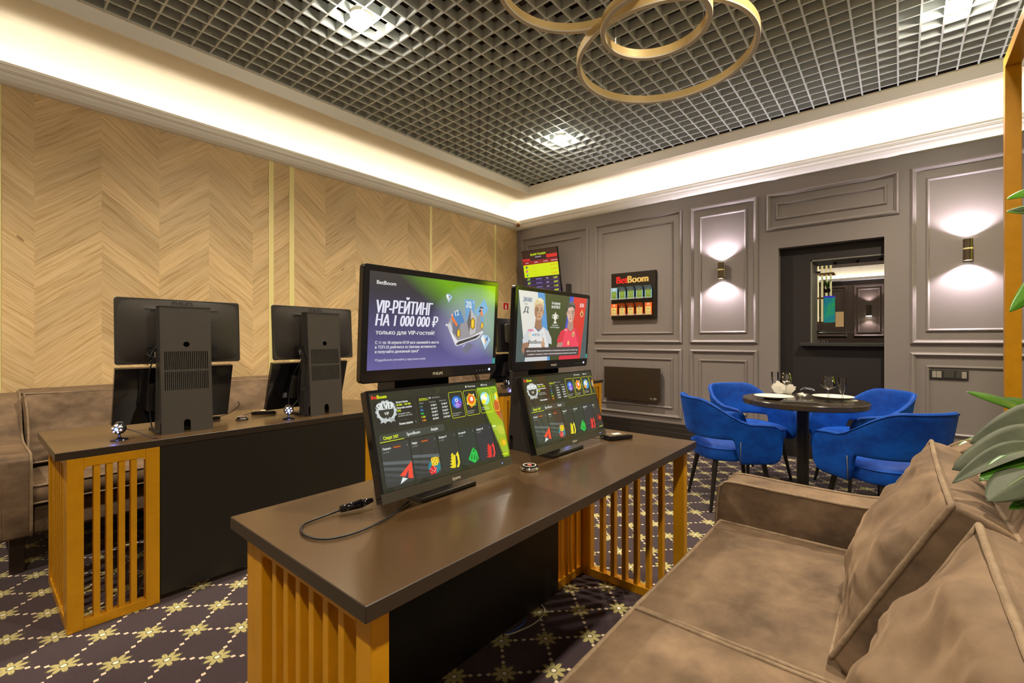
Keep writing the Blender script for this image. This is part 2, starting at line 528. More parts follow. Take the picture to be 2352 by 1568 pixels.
# ------------------------------------------------------------------ room shell
XL, YB, XR, YF = -4.47, 5.43, 2.3, -2.4
HS, HG = 3.2, 3.294            # soffit height, underside of the open-cell grid
struct(MB().box(XL, XR, YF, YB+3.4, -.06, 0), 'floor', M['carpet'])
struct(MB().box(XL-.1, XL, YF, YB+.1, 0, 3.9), 'wall_left', M['chevron'])
struct(MB().box(XR, XR+.1, YF, YB+.1, 0, 3.9), 'wall_right', M['paint'])
struct(MB().box(XL-.1, XR+.1, YF-.1, YF, 0, 3.9), 'wall_front', M['paint'])
# back wall with the opening of the hatch niche
b = MB()
OX0, OX1, OZ = -.96, -.107, 2.156
b.box(XL-.1, OX0, YB, YB+.1, 0, 3.9); b.box(OX1, XR+.1, YB, YB+.1, 0, 3.9); b.box(OX0, OX1, YB, YB+.1, OZ, 3.9)
struct(b, 'wall_back', M['paint'])
# dark niche panel with serving hatch
HX0, HX1, HZ0, HZ1 = -.69, -.02, 1.18, 2.013
b = MB(); Y0, Y1 = YB+.1, YB+.50
b.box(-1.2, HX0, Y0, Y1, 0, 3.); b.box(HX1, .2, Y0, Y1, 0, 3.); b.box(HX0, HX1, Y0, Y1, 0, HZ0); b.box(HX0, HX1, Y0, Y1, HZ1, 3.)
struct(b, 'wall_niche', M['niche'])
hatch_lining = mat('hatch_lining', rgb(120, 118, 106), .5)
b = MB()
b.box(HX0, HX0+.012, Y0-.002, Y1, HZ0, HZ1); b.box(HX0, HX1, Y0-.002, Y1, HZ1-.012, HZ1)
struct(b, 'trim_1', hatch_lining)
o = MB().box(-.775, HX1, YB+.02, Y1+.05, HZ0-.035, HZ0).build('window_sill', M['black_side'], bevel=.004)
tag(o, 'black counter ledge running under the serving hatch in the dark niche', 'ledge')
# glass with standoffs and steel rod
g = MB().box(HX0+.035, HX1, Y1-.03, Y1-.024, 1.27, HZ1-.02).build('window_1', thin_glass('hatch_glass', (.86, .86, .84), 1.5, 1.3), bevel=0)
g['kind'] = 'structure'
b = MB()
for zz in (1.3, 1.93):
    b.tube([(HX0+.013, Y1-.05, zz), (HX0+.045, Y1-.05, zz)], .010, 12)
b.build('glass_clamp', M['leather'], g)
MB().tube([(HX0+.03, Y1-.05, 1.285), (HX1, Y1-.05, 1.285)], .004, 8).build('steel_rod', M['chrome'], g)
for k, xx in enumerate((-.50, -.318, -.136)):
    t = thing('spotlight', ('left ball spotlight under the top edge of the serving hatch', 'middle ball spotlight under the top edge of the serving hatch', 'right ball spotlight under the top edge of the serving hatch')[k], 'light', (xx, Y0+.14, HZ1-.012), 0, 'hatch spotlights')
    MB().lathe([(0, 0), (.022, 0), (.022, -.008), (0, -.008)], 16).build('mount', M['chrome'], t, auto=40)
    MB().sphere((0, 0, -.018), .017, 14, 8).build('ball', M['black_plastic'], t, smooth=True)
# room behind the hatch
RY = YB+3.1
b = MB(); b.box(-3.6, 2.6, RY, RY+.1, 0, 3.2)
struct(b, 'wall_kitchen_back', mat('kitchen_brown_paint', rgb(92, 78, 68), .5))
b = MB(); b.box(-3.7, -3.6, Y1, RY, 0, 3.2); b.box(2.6, 2.7, Y1, RY, 0, 3.2)
struct(b, 'wall_kitchen_side', M['niche'])
struct(MB().box(-3.7, 2.7, Y1, RY+.1, 3.2, 3.25), 'ceiling_kitchen', M['plenum'])

# moulding rings
def ring(mb, x0, x1, z0, z1, prof, y=YB, s=-1):
    rects = []
    for o, d in prof:
        rects.append([(x0+o, y+s*d, z0+o), (x1-o, y+s*d, z0+o), (x1-o, y+s*d, z1-o), (x0+o, y+s*d, z1-o)])
    vs = [p for r in rects for p in r]; fs = []
    for k in range(len(rects)-1):
        for i in range(4):
            j = (i+1) % 4
            fs.append((k*4+i, k*4+j, (k+1)*4+j, (k+1)*4+i))
    mb.add(vs, fs)
OUT = [(0, -.004), (0, .010), (.006, .014), (.010, .022), (.018, .026), (.026, .022), (.030, .014), (.036, .012), (.042, .004), (.042, -.004)]
INN = [(0, -.004), (0, .006), (.006, .014), (.014, .016), (.022, .010), (.026, .004), (.026, -.004)]
tn = [1]
def panel(x0, x1, z0, z1, ih=.105, iv=.112, y=YB, s=-1, m=None):
    for (a, pr) in ((0, OUT), (1, INN)):
        mb = MB(); ring(mb, x0+a*ih, x1-a*ih, z0+a*iv, z1-a*iv, pr, y, s)
        tn[0] += 1
        struct(mb, 'trim_%d' % tn[0], m or M['paint'])
cols = [(-4.387, -3.215), (-3.121, -1.954), (-1.863, -1.151)]
for x0, x1 in cols:
    panel(x0, x1, 1.167, 2.735); panel(x0, x1, .273, 1.099)
panel(-1.072, 0., 2.343, 2.729, .085, .105)
for x0, x1 in ((.071, .801), (.895, 2.1)):
    panel(x0, x1, 1.167, 2.735); panel(x0, x1, .273, 1.099)
kp = mat('kitchen_moulding_paint', rgb(104, 88, 78), .5)
for x0, x1 in ((-1.02, -.60), (-.53, -.155), (-.08, .4)):
    panel(x0, x1, 1.25, 2.02, .05, .05, y=RY, m=kp); panel(x0, x1, .3, 1.15, .05, .05, y=RY, m=kp)
# baseboards: three steps
def baseb(name, x0, x1):
    b = MB()
    b.box(x0, x1, YB-.012, YB, .165, .213); b.box(x0, x1, YB-.02, YB, .11, .168); b.box(x0, x1, YB-.028, YB, 0, .112)
    struct(b, name, M['base'], bevel=.003)
baseb('baseboard_back', XL, OX0); baseb('baseboard_back.001', OX1, XR)
struct(MB().box(XL, XL+.02, YF, YB-.03, 0, .1), 'baseboard_left', M['base'], bevel=.003)
# brass strips on the chevron wall
for k, (a, c) in enumerate(((.108, .154), (1.813, 1.856), (2.0, 2.046), (3.717, 3.759), (4.91, 4.952))):
    tn[0] += 1
    struct(MB().box(XL, XL+.006, a, c, .1, 2.87), 'trim_%d' % tn[0], M['brass'])
# cornice with a trough and LED tape, running round the walls (mitred)
prof = [(0, 2.868), (.018, 2.872), (.045, 2.888), (.062, 2.912), (.068, 2.93), (.078, 2.934), (.082, 2.948), (.09, 2.951), (.094, 2.965), (.1, 2.968), (.1, 2.986), (.09, 2.986), (.088, 2.94), (0, 2.93)]
def cornice(pts2, name, m, prof=prof, cap=None):
    b = MB(); vs = []; fs = []
    n = len(prof)
    for (px_, py_, dx_, dy_) in pts2:
        for o, z in prof: vs.append((px_+dx_*o, py_+dy_*o, z))
    for k in range(len(pts2)-1):
        for i in range(n-1): fs.append((k*n+i, k*n+i+1, (k+1)*n+i+1, (k+1)*n+i))
    b.add(vs, fs)
    return struct(b, name, m)
cornice([(XL, YF, 1, 1), (XL, YB, 1, -1), (XR, YB, -1, -1), (XR, YF, -1, 1), (XL, YF, 1, 1)], 'trim_cornice', M['cornice'])
b = MB()
e = .045
b.box(XL+e-.008, XL+e+.008, YF+.1, YB-.12, 2.945, 2.949)
struct(b, 'trim_cove_light', M['led'])
b = MB(); b.box(XL+.12, XR-.1, YB-e-.008, YB-e+.008, 2.945, 2.949)
b.box(XR-e-.008, XR-e+.008, YF+.1, YB-.12, 2.945, 2.949)
struct(b, 'trim_cove_light_back', M['led2'])
cv = [(.0, 2.90)]+[(.004+.22*(1-math.cos(a*PI/20)), 2.985+.2145*math.sin(a*PI/20)) for a in range(11)]
cornice([(XL, YF, 1, 1), (XL, YB, 1, -1), (XR, YB, -1, -1), (XR, YF, -1, 1), (XL, YF, 1, 1)], 'trim_plaster_cove', M['white'], cv)
# soffit, riser, grid
GX0, GX1, GY0, GY1 = -3.877, 1.9, -1.7, 4.965
b = MB(); z0, z1 = HS, HS+.03
b.box(XL, GX0, YF, YB, z0, z1); b.box(GX1, XR, YF, YB, z0, z1); b.box(GX0, GX1, YF, GY0, z0, z1); b.box(GX0, GX1, GY1, YB, z0, z1)
ceil = struct(b, 'ceiling', M['white'])
b = MB(); t = .012
b.box(GX0-t, GX0+.003, GY0-t, GY1+t, HS-.004, HG+.004); b.box(GX1-.003, GX1+t, GY0-t, GY1+t, HS-.004, HG+.004)
b.box(GX0, GX1, GY1-.003, GY1+t, HS-.0035, HG+.004); b.box(GX0, GX1, GY0-t, GY0+.003, HS-.004, HG+.004)
b.box(GX0, GX0+.022, GY0, GY1, HG, HG+.003); b.box(GX0, GX1, GY1-.022, GY1, HG, HG+.003)
struct(b, 'trim_ceiling_edge', M['trimw'])
struct(MB().box(XL, XR, YF, YB, 3.88, 3.93), 'ceiling_plenum', M['plenum'])
kl = thing('added_ceiling_lamp', 'flat ceiling lamp added unseen to brighten the room behind the hatch', 'light', (-.6, YB+1.6, 3.19))  # lamp added only to brighten what shows through the hatch
MB().lathe([(0, 0), (.15, 0), (.16, -.01), (.15, -.03), (0, -.03)], 32).build('shade', M['diffuser'], kl, auto=40)
L = D.lights.new('added_lamp_light', 'POINT'); L.energy = 60; L.color = (1., .85, .7); L.shadow_soft_size = .12
lo = D.objects.new('added_lamp_light', L); COL.objects.link(lo); lo.parent = kl; lo.location = (0, 0, -.2)
cell = .1163
b = MB(); nx = int((GX1-GX0)/cell)+1; ny = int((GY1-GY0)/cell)+1
gx = GX0+.030; gy = GY1-.092
H_ = .062
while gx < GX1:
    b.box(gx-.0035, gx+.0035, GY0, GY1-.004, HG, HG+H_); b.box(gx-.0055, gx+.0055, GY0, GY1-.004, HG-.002, HG+.004); gx += cell
while gy > GY0:
    b.box(GX0+.004, GX1, gy-.0035, gy+.0035, HG+.0004, HG+H_); b.box(GX0+.004, GX1, gy-.0055, gy+.0055, HG-.0016, HG+.004); gy -= cell
struct(b, 'ceiling_grid', M['grid'])
# ducts in the plenum
b = MB()
b.box(-3.4, 1.4, 2.35, 2.6, 3.6, 3.78); b.box(-2.2, -2.0, -1.6, 4.6, 3.64, 3.72)
b.tube([(-3.5, 3.3, 3.55), (1.5, 3.2, 3.55)], .05, 12); b.tube([(-.8, 4.6, 3.6), (-.7, -1.0, 3.6)], .03, 10)
struct(b, 'ceiling_duct', mat('duct_dark_grey', rgb(84, 76, 66), .7))
# downlights
DL = [(-2.66, 1.65), (-2.68, 3.96), (.285, 3.95), (.285, 1.65), (-2.66, -.7), (.285, -.7)]  # last three are out of view, added to light the room
lab = ['round recessed downlight in the ceiling grid above the pair of black-backed screens', 'round recessed downlight in the ceiling grid nearest the room corner', 'round recessed downlight in the ceiling grid nearest the gold post', 'unseen round downlight added over the near sofa for its light', 'unseen round downlight added behind the viewer by the oak wall for its light', 'unseen round downlight added behind the viewer over the sofa side for its light']
for k, (x, y) in enumerate(DL):
    t = thing('downlight', lab[k], 'light', (x, y, HG), 0, 'ceiling downlights')
    MB().lathe([(.058, .0), (.066, -.004), (.07, -.003), (.07, .02), (.058, .02)], 32).build('trim_ring', M['diffuser'], t, auto=40)
    MB().lathe([(0, -.001), (.058, -.001), (.058, .004), (0, .004)], 32).build('lens', M['lamp'], t)
    L = D.lights.new('downlight_beam', 'SPOT'); L.energy = 250; L.color = (1., .86, .66); L.spot_size = R(150); L.spot_blend = .8; L.shadow_soft_size = .06
    lo = D.objects.new('downlight_beam', L); COL.objects.link(lo); lo.parent = t; lo.location = (0, 0, -.03)
    L = D.lights.new('downlight_glow', 'POINT'); L.energy = 9; L.color = (1., .9, .74); L.shadow_soft_size = .045
    lo = D.objects.new('downlight_glow', L); COL.objects.link(lo); lo.parent = t; lo.location = (0, 0, -.045)
# ------------------------------------------------------------------ desks
TK = .032; DZ = .75
def slat_frame(mb, p0, p1, z0, z1, th, nslat, rail=.045, post=.05, slat=.018, sd=None):
    """gold tube frame standing between plan points p0-p1"""
    p0 = Vector(p0); p1 = Vector(p1); d = p1-p0; L = d.length; u = d.normalized(); n = Vector((-u.y, u.x))
    Mx = Matrix(((u.x, n.x, 0, p0.x), (u.y, n.y, 0, p0.y), (0, 0, 1, 0), (0, 0, 0, 1)))
    h = th/2
    mb.box(0, post, -h, h, z0, z1, Mx); mb.box(L-post, L, -h, h, z0, z1, Mx)
    mb.box(post, L-post, -h, h, z0, z0+rail, Mx); mb.box(post, L-post, -h, h, z1-rail, z1, Mx)
    gap = (L-2*post)/(nslat+1)
    sd = sd or th*.4
    for k in range(nslat):
        c = post+gap*(k+1)
        mb.box(c-slat/2, c+slat/2, -sd, sd, z0+rail-.002, z1-rail+.002, Mx)
    # small fillets where the frame is welded
    for cx, sx in ((post, 1), (L-post, -1)):
        mb.prism([(cx, z1-rail), (cx+sx*.012, z1-rail), (cx, z1-rail-.012)], -h, h, 'y', Mx)
def make_desk(label, x0, x1, y0, y1, px, pside, fl=.31, inset=.03, chamf=0, group='desks in rows'):
    """px: x of the closed long side; pside +1 if that side faces +x"""
    t = thing('desk', label, 'desk', ((x0+x1)/2, (y0+y1)/2, 0), 0)
    Mx = Matrix.Translation((-(x0+x1)/2, -(y0+y1)/2, 0))
    pts = [(x0, y0), (x1, y0), (x1, y1), (x0, y1)]
    if chamf: pts = chamf
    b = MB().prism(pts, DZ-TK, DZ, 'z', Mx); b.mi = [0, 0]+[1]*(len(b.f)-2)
    o = b.build('desk_top', [M['desk'], M['desk_side_shade']], t, bevel=.0015, seg=1)
    zt = DZ-TK
    xo = px; xi = (x1-inset) if pside < 0 else (x0+inset)
    for (ya, yb) in ((y0+inset, y0+inset+fl), (y1-inset, y1-inset-fl)):
        b = MB()
        slat_frame(b, (xo-pside*.02, ya), (xo-pside*.02, yb), 0, zt, .04, 4, rail=.04, post=.052, slat=.022)
        sgn = 1 if yb > ya else -1
        slat_frame(b, (xo-pside*.04, ya+sgn*.02), (xi, ya+sgn*.02), 0, zt, .04, 6, rail=.04, post=.05, slat=.022)
        b2 = MB(); b2.v = [Mx @ v for v in b.v]; b2.f = b.f; b2.mi = b.mi
        b2.build('leg_frame', M['gold'], t, bevel=.002, seg=2)
    return t, Mx
FD = (-1.329, -.703, .444, 2.131)
t, Mx = make_desk('dark brown desk in the foreground with golden slatted legs and two lit terminals', *FD, -1.30, -1, inset=.03)
MB().box(-1.268, -1.238, .76, 1.815, .012, DZ-TK, Mx).build('modesty_panel', M['melamine'], t, bevel=.002)
MB().box(-1.30, -1.268, .745, .79, .012, DZ-TK, Mx).build('panel_bracket', M['black_side'], t)
FDT = t
BD = (-3.28, -2.6, .234, 1.99)
t, Mx = make_desk('dark brown desk by the oak wall carrying two terminals turned away', *BD, -2.603, 1, inset=.035, chamf=[(-3.28, .234), (-2.6, .234), (-2.6, 1.99), (-3.10, 1.99), (-3.28, 1.88)])
MB().box(-2.627, -2.605, .582, 1.64, .03, DZ-TK, Mx).build('modesty_panel', M['melamine'], t, bevel=.002)
TD = (-3.26, -2.61, 2.955, 4.735)
t, Mx = make_desk('dark brown desk farthest back in the room corner carrying one terminal', *TD, -2.613, 1, inset=.035, chamf=[(-3.26, 3.05), (-3.08, 2.955), (-2.72, 2.955), (-2.61, 3.0), (-2.61, 4.735), (-3.26, 4.735)])
MB().box(-2.637, -2.615, 3.32, 4.38, .03, DZ-TK, Mx).build('modesty_panel', M['melamine'], t, bevel=.002)

# ------------------------------------------------------------------ terminals
# local frame: +X screen side, tower back at x=0, z from the desk top
def plate_with_holes(w, h, holes, th):
    """flat plate in local (u,v) plane with real holes, returns verts (u,v,d), faces"""
    cu = D.curves.new('p', 'CURVE'); cu.dimensions = '2D'; cu.fill_mode = 'BOTH'; cu.extrude = th/2
    def sp(pts):
        s = cu.splines.new('POLY'); s.points.add(len(pts)-1); s.use_cyclic_u = True
        for q, p in zip(s.points, pts): q.co = (p[0], p[1], 0, 1)
    sp([(-w/2, 0), (w/2, 0), (w/2, h), (-w/2, h)])
    for hl in holes: sp(hl)
    ob = D.objects.new('p', cu); COL.objects.link(ob)
    me = D.meshes.new_from_object(ob.evaluated_get(bpy.context.evaluated_depsgraph_get()))
    vs = [tuple(v.co) for v in me.vertices]; fs = [tuple(p.vertices) for p in me.polygons]
    D.objects.remove(ob); D.curves.remove(cu); D.meshes.remove(me)
    return vs, fs
def slots():
    h = []
    n = 23; w = .188
    for r0, r1 in ((.212, .302), (.312, .402)):
        for k in range(n):
            c = -w/2+w*(k+.5)/n
            h.append([(c-.0019, r0), (c+.0019, r0), (c+.0019, r1), (c-.0019, r1)])
    h.append([(.0+.0135*math.cos(a*PI/10), .437+.0135*math.sin(a*PI/10)) for a in range(20)])
    h.append([(.003+.0145, .0005), (.003+.0145, .05)]+[(.003+.0145*math.cos(a*PI/8), .05+.0145*math.sin(a*PI/8)) for a in range(1, 8)]+[(.003-.0145, .05), (.003-.0145, .0005)])
    return h
PLATE = plate_with_holes(.216, .622, slots(), .002)
TW, TH = .216, .622
LEAN = math.atan2(.042, TH)
def make_tower(t):
    o = thing_part('pedestal', t)
    # back plate leaning forwards
    Mb = Matrix.Translation((0, 0, 0)) @ Matrix.Rotation(LEAN, 4, 'Y')
    # plate coords (u,v,d) -> (x=d, y=u, z=v)
    b = MB()
    b.add([(d, u, v) for u, v, d in PLATE[0]], PLATE[1], Mb)
    back = b.build('back_plate', M['black_metal'], t)
    prof = [(0, 0), (.13, 0), (.123, .06), (.108, .30), (.102, TH), (.042, TH)]
    b = MB()
    for y0, y1 in ((-TW/2, -TW/2+.002), (TW/2-.002, TW/2)):
        # side with an arched cable notch
        p = [(0.002, 0), (.010, 0)]+[(.010, .05), (.013, .058), (.018, .061), (.023, .058), (.026, .05), (.026, 0)]+prof[1:]
        b.prism([(x, z) for x, z in p], y0, y1, 'y')
    b.box(.040, .104, -TW/2-.003, TW/2+.003, TH-.001, TH+.003)
    b.build('side_plates', M['black_side'], t)
    # inner boards seen through the slots
    b = MB(); b.box(.06, .064, -TW/2+.003, TW/2-.003, .02, TH-.01)
    b.build('inner_board', M['dark'], t)
def thing_part(n, t): return t

def rounded_body(w, z0, z1, x0, x1, r, Mx):
    h = z1-z0
    p = rrect(w, h, r, 5, 0, (z0+z1)/2)
    b = MB(); b.prism(p, x0, x1, 'x', Mx)
    return b
def screen_matrix(Mx, W, H, z0, off):
    """art plane: u -> towards -Y when the screen is seen from +X? seen from +X looking to -X, right is +Y"""
    # art (u,v,d) -> (x=off+d, y=-W/2+u, z=z0+v)
    A = Matrix(((0, 0, 1, off), (1, 0, 0, -W/2), (0, 1, 0, z0), (0, 0, 0, 1)))
    return Mx @ A

def lower_monitor(t, art_fn, cy, style='touch'):
    W, H = .51, .294
    bot = Vector((.262, cy, .040)); tilt = math.atan2(.078, .285)
    Mx = Matrix.Translation(bot) @ Matrix.Rotation(-tilt, 4, 'Y')
    b = rounded_body(W, 0, H, -.026, 0, .004, Mx)
    body = b.build('lower_display', M['black_plastic'], t, bevel=.0012)
    b = MB(); p = rrect(W*.5, H*.5, .01, 4, 0, H*.48); b.prism(p, -.05, -.024, 'x', Mx)
    b.build('display_back', M['matt_plastic'], t, bevel=.006)
    b = MB(); b.tube([Mx @ Vector((-.045, 0, H*.5)), Vector((.105, cy, .19))], .026, 14)
    b.build('stand_arm', M['matt_plastic'], t, auto=40)
    b = MB(); b.box(.13, .235, cy-.11, cy+.11, .0, .012)
    b.build('stand_foot', M['matt_plastic'], t, bevel=.002)
    # chin
    b = MB(); b.box(0, .0022, -W/2, W/2, 0.0005, .026, Mx)
    b.build('chin', mat('chin_brushed', rgb(52, 48, 44), .35) if 'chin' not in M else M['chin'], t)
    if art_fn:
        SW, SH = W-.016, H-.026-.009
        A = Art(SW, SH, gloss=.025)
        art_fn(A)
        A.build('screen', t, screen_matrix(Mx, SW, SH, .027, .0006))
        L = Art(W, .026, gloss=.3, es=0); L.text(.5, .3, 'liyama' if False else 'iiyama', .5, (196, 192, 180), .01, align='CENTER')
        L.build('maker_lettering', t, screen_matrix(Mx, W, .026, 0, .0024))
        b = MB(); b.sphere(Mx @ Vector((.003, W*.5-.05, .013)), .0016, 8, 6); b.build('power_light', M['blueled'], t)
    return body
M['chin'] = mat('chin_brushed', rgb(58, 54, 48), .32, bump=(300, .3, .0004))

def upper_monitor(t, art_fn, cy, glossy=True):
    W, H = .544, .328
    bot = Vector((.146, cy, .338)); tilt = R(-3.2)
    Mx = Matrix.Translation(bot) @ Matrix.Rotation(-tilt, 4, 'Y')
    if glossy:
        b = rounded_body(W, 0, H, -.022, 0, .012, Mx); b.build('upper_display', M['black_plastic'], t, bevel=.003, seg=3)
        b = MB(); b.prism(rrect(W*.62, H*.58, .02, 4, 0, H*.55), -.042, -.02, "x", Mx)
        b.build('back_cover', M['matt_plastic'], t, bevel=.012, seg=3)
        SW, SH = W-.036, H-.018-.036
        if art_fn:
            A = Art(SW, SH, gloss=.3); art_fn(A)
            A.build('screen', t, screen_matrix(Mx, SW, SH, .036, .0008))
            L = Art(W, .034, gloss=.3, es=0)
            L.text(.5, .32, 'PHILIPS', .38, (206, 200, 184), .012, align='CENTER')
            for k in range(4): L.ell(.82+k*.028, .45, .003, .06, (120, 140, 130), 8)
            L.build('maker_lettering', t, screen_matrix(Mx, W, .034, 0, .0012))
            b = MB(); b.lathe([(0, 0), (.0042, 0), (.0042, .001), (0, .001)], 16, Mx @ Matrix.Translation((.001, W/2-.035, .017)) @ Matrix.Rotation(PI/2, 4, 'Y'))
            b.build('power_button', M['whiteled'], t)
            b = MB(); b.box(.0009, .0014, W/2-.021, W/2-.006, .036, .056, Mx); b.build('energy_sticker', mat('sticker_cyan', rgb(60, 160, 176), .5), t)
    else:
        b = rounded_body(W, 0, H, -.012, 0, .014, Mx); b.build('upper_display', M['matt_plastic'], t, bevel=.003, seg=3)
        # softly curved back shell
        vs = []; fs = []; nu, nv = 24, 16
        for j in range(nv+1):
            for i in range(nu+1):
                s = -1+2*i/nu; q = -1+2*j/nv
                dpt = .010+.024*(1-abs(s)**3.2)*(1-abs(q)**3.2)**.9
                vs.append((-dpt, s*(W/2-.003-.006*abs(q)**12), H/2+q*(H/2-.003-.006*abs(s)**12)))
        for j in range(nv):
            for i in range(nu):
                a = j*(nu+1)+i; fs.append((a, a+1, a+nu+2, a+nu+1))
        b = MB().add(vs, fs, Mx); b.build('back_cover', M['matt_plastic'], t, smooth=True)
        b = MB(); b.box(-.0292, -.027, -.16, .16, H*.825, H*.835, Mx); b.build('groove', M['dark'], t)
        b = MB(); b.box(-.0355, -.034, -.15, .15, .022, .082, Mx)
        b.build('socket_recess', M['dark'], t)
        b = MB(); b.box(-.0362, -.0356, .095, .125, .03, .06, Mx)
        b.build('label_plate', mat('label_grey', rgb(150, 140, 120), .6), t)
        L = Art(.2, .03, gloss=.3, es=0); L.text(.5, .1, 'PHILIPS', .9, (24, 22, 20), .015, align='CENTER', sx=1.05)
        A = Matrix(((0, 0, -1, -.0232), (-1, 0, 0, .1), (0, 1, 0, H*.9), (0, 0, 0, 1)))
        L.build('maker_lettering', t, Mx @ A)
    # VESA arm to the pedestal
    b = MB(); b.box(.09, .135, cy-.05, cy+.05, .44, .54); b.build('vesa_mount', M['black_side'], t)
def cable(pts, r=.0025, m='cable', name='cable', parent=None, n=10):
    return MB().tube(bez(pts, n), r, 8).build(name, M[m], parent, smooth=True)

def terminal(label, x, y, rz, up, lo, cu, cl, glossy=True):
    t = thing('betting_terminal', label, 'terminal', (x, y, DZ), rz, 'terminals with two stacked screens')
    make_tower(t); upper_monitor(t, up, cu, glossy); lower_monitor(t, lo, cl)
    return t
# ------------------------------------------------------------------ pictures on the screens
WH = (236, 238, 232); YE = (226, 240, 20)
def art_lobby(badge, lime=False):
    def f(A):
        bg = grad_mat('lobby_background', lambda T, x, y, z: T.mix(T.ramp(T.noise(T.comb(x, y, z), 2.2, 1), [(.3, (0, 0, 0)), (.7, (1, 1, 1))]), rgb(50, 52, 28), rgb(38, 40, 34)), .025)
        A.rect(0, 0, 1, 1, bg)
        A.text(.013, .937, 'Bet', .056, (240, 60, 36), .03, wd=.034); A.text(.048, .937, 'Boom', .056, YE, .03, wd=.060)
        A.text(.73, .955, 'Помощь', .028, WH, .01, wd=.075); A.text(.875, .955, 'Вход', .028, WH, .01, wd=.045)
        A.ell(.718, .965, .006, .012, WH, 10); A.ell(.864, .965, .006, .012, WH, 10)
        A.rr(.015, .62, .285, .905, (38, 38, 32), .006)
        # medal
        for k in range(14):
            a = 2*PI*k/14; A.ell(.093+.056*math.cos(a), .80+.094*math.sin(a), .014, .024, (178, 184, 182), 8)
        A.ell(.093, .80, .062, .104, (206, 212, 210), 28); A.ell(.093, .80, .049, .083, (52, 54, 44), 24)
        A.poly([(.055, .72), (.09, .735), (.078, .672), (.064, .69), (.045, .68)], (190, 196, 194)); A.poly([(.13, .72), (.1, .735), (.112, .672), (.124, .69), (.143, .68)], (170, 176, 174))
        A.rr(.034, .815, .152, .878, (120, 126, 122), .003)
        A.text(.093, .82, badge, .09, (240, 244, 242), .035, align='CENTER', wd=.112)
        A.text(.093, .76, 'VIP', .045, WH, .012, align='CENTER', wd=.03)
        A.text(.163, .868, 'Копите баллы', .03, WH, .02, wd=.08); A.text(.163, .838, '50 000 – 100 000', .03, YE, .022, wd=.098)
        A.text(.163, .806, 'Получайте кешбэк', .03, WH, .02, wd=.104); A.text(.163, .775, '10%', .032, YE, .022, wd=.025)
        A.text(.163, .745, 'Совершайте ставки,', .022, (190, 194, 180), .01, wd=.085); A.text(.163, .722, 'повышайте свой статус', .022, (190, 194, 180), .01, wd=.098)
        A.rect(.165, .685, .23, .687, (110, 112, 100))
        A.text(.163, .635, 'Полные правила', .034, WH, .02, wd=.092); A.text(.275, .635, ':', .04, WH, .03)
        # table of winnings
        A.rr(.305, .615, .54, .915, (36, 38, 32), .006)
        A.text(.327, .873, 'Bet & Boom 1', .026, YE, .02, wd=.058); A.rect(.322, .862, .395, .866, YE); A.text(.392, .873, '+100', .026, WH, .016, wd=.022); A.text(.425, .873, 'Bet & Boom 2', .024, (170, 170, 160), .01, wd=.06)
        A.text(.322, .828, 'Номинал', .02, (170, 170, 160), .01, wd=.03); A.text(.395, .828, 'Суперприз', .02, (170, 170, 160), .01, wd=.05); A.text(.475, .828, 'Общий приз', .02, (170, 170, 160), .01, wd=.055)
        cs = [(70, 130, 110), (70, 140, 230), (40, 210, 90), (226, 230, 20), (240, 150, 20)]
        n1 = ['100', '250', '500', '1 000', '2 000']; n2 = ['41 803 ₽', '126 444 ₽', '434 607 ₽', '557 005 ₽', '647 038 ₽']; n3 = ['41 803 ₽', '276 446 ₽', '556 607 ₽', '757 005 ₽', '1 047 038 ₽']
        for k in range(5):
            v = .785-.0385*k
            A.text(.322, v, n1[k], .03, cs[k], .025, wd=.02+.008*(k > 2)); A.text(.403, v, n2[k], .03, WH, .02, wd=.045); A.text(.487, v, n3[k], .03, WH, .02, wd=.046+.008*(k > 3))
        # promo cards
        for k in range(4):
            u = .555+.129*k; u1 = min(u+.118, 1.0)
            A.frame(u, .605, u1, .918, (216, 226, 30), (44, 46, 34), .0013, .006)
            c = u+.06
            if k == 0:
                A.ell(c, .79, .042, .076, (40, 110, 210), 24); A.ell(c+.01, .765, .028, .047, (132, 70, 200), 20)
                A.ell(c, .815, .014, .024, (230, 236, 240), 10); A.ell(c, .815, .007, .012, (40, 90, 190), 8)
                A.text(c, .768, 'UEFA', .018, WH, .02, align='CENTER'); A.text(c, .748, 'CHAMPIONS', .018, WH, .02, align='CENTER', wd=.05); A.text(c, .730, 'LEAGUE', .016, WH, .02, align='CENTER')
                A.text(u+.012, .655, 'Все матчи в', .02, (196, 196, 186), .01, wd=.07); A.text(u+.012, .632, 'SportBoom', .02, (196, 196, 186), .01, wd=.05)
            if k == 1:
                A.ell(c, .79, .042, .078, (240, 190, 30), 20); A.ell(c, .80, .030, .056, (236, 96, 36), 16); A.ell(c+.004, .805, .014, .03, (246, 236, 220), 12)
                for q in range(7): A.ell(c+.044*math.cos(q*.9), .79+.083*math.sin(q*.9), .007, .012, [(60, 170, 90), (230, 230, 220), (240, 120, 30)][q % 3], 8)
                A.text(u+.012, .655, 'Ваш бонус', .02, (196, 196, 186), .01, wd=.06); A.text(u+.012, .632, 'SportBoom', .02, (196, 196, 186), .01, wd=.05)
            if k == 2:
                A.ell(c, .79, .044, .082, (70, 150, 220), 20); A.ell(c-.006, .80, .028, .046, (220, 230, 236), 14); A.ell(c-.018, .75, .02, .03, (240, 170, 40), 12); A.ell(c+.014, .83, .012, .03, (230, 220, 90), 10)
                A.text(u+.012, .67, 'Больше игр', .02, (196, 196, 186), .01, wd=.065); A.text(u+.012, .648, 'и выигрышей', .02, (196, 196, 186), .01, wd=.07)
            if k == 3:
                A.poly([(.965, .76), (1., .71), (1., .86), (.972, .83)], (240, 150, 40)); A.poly([(.968, .76), (.985, .75), (.985, .82), (.97, .81)], (60, 170, 190))
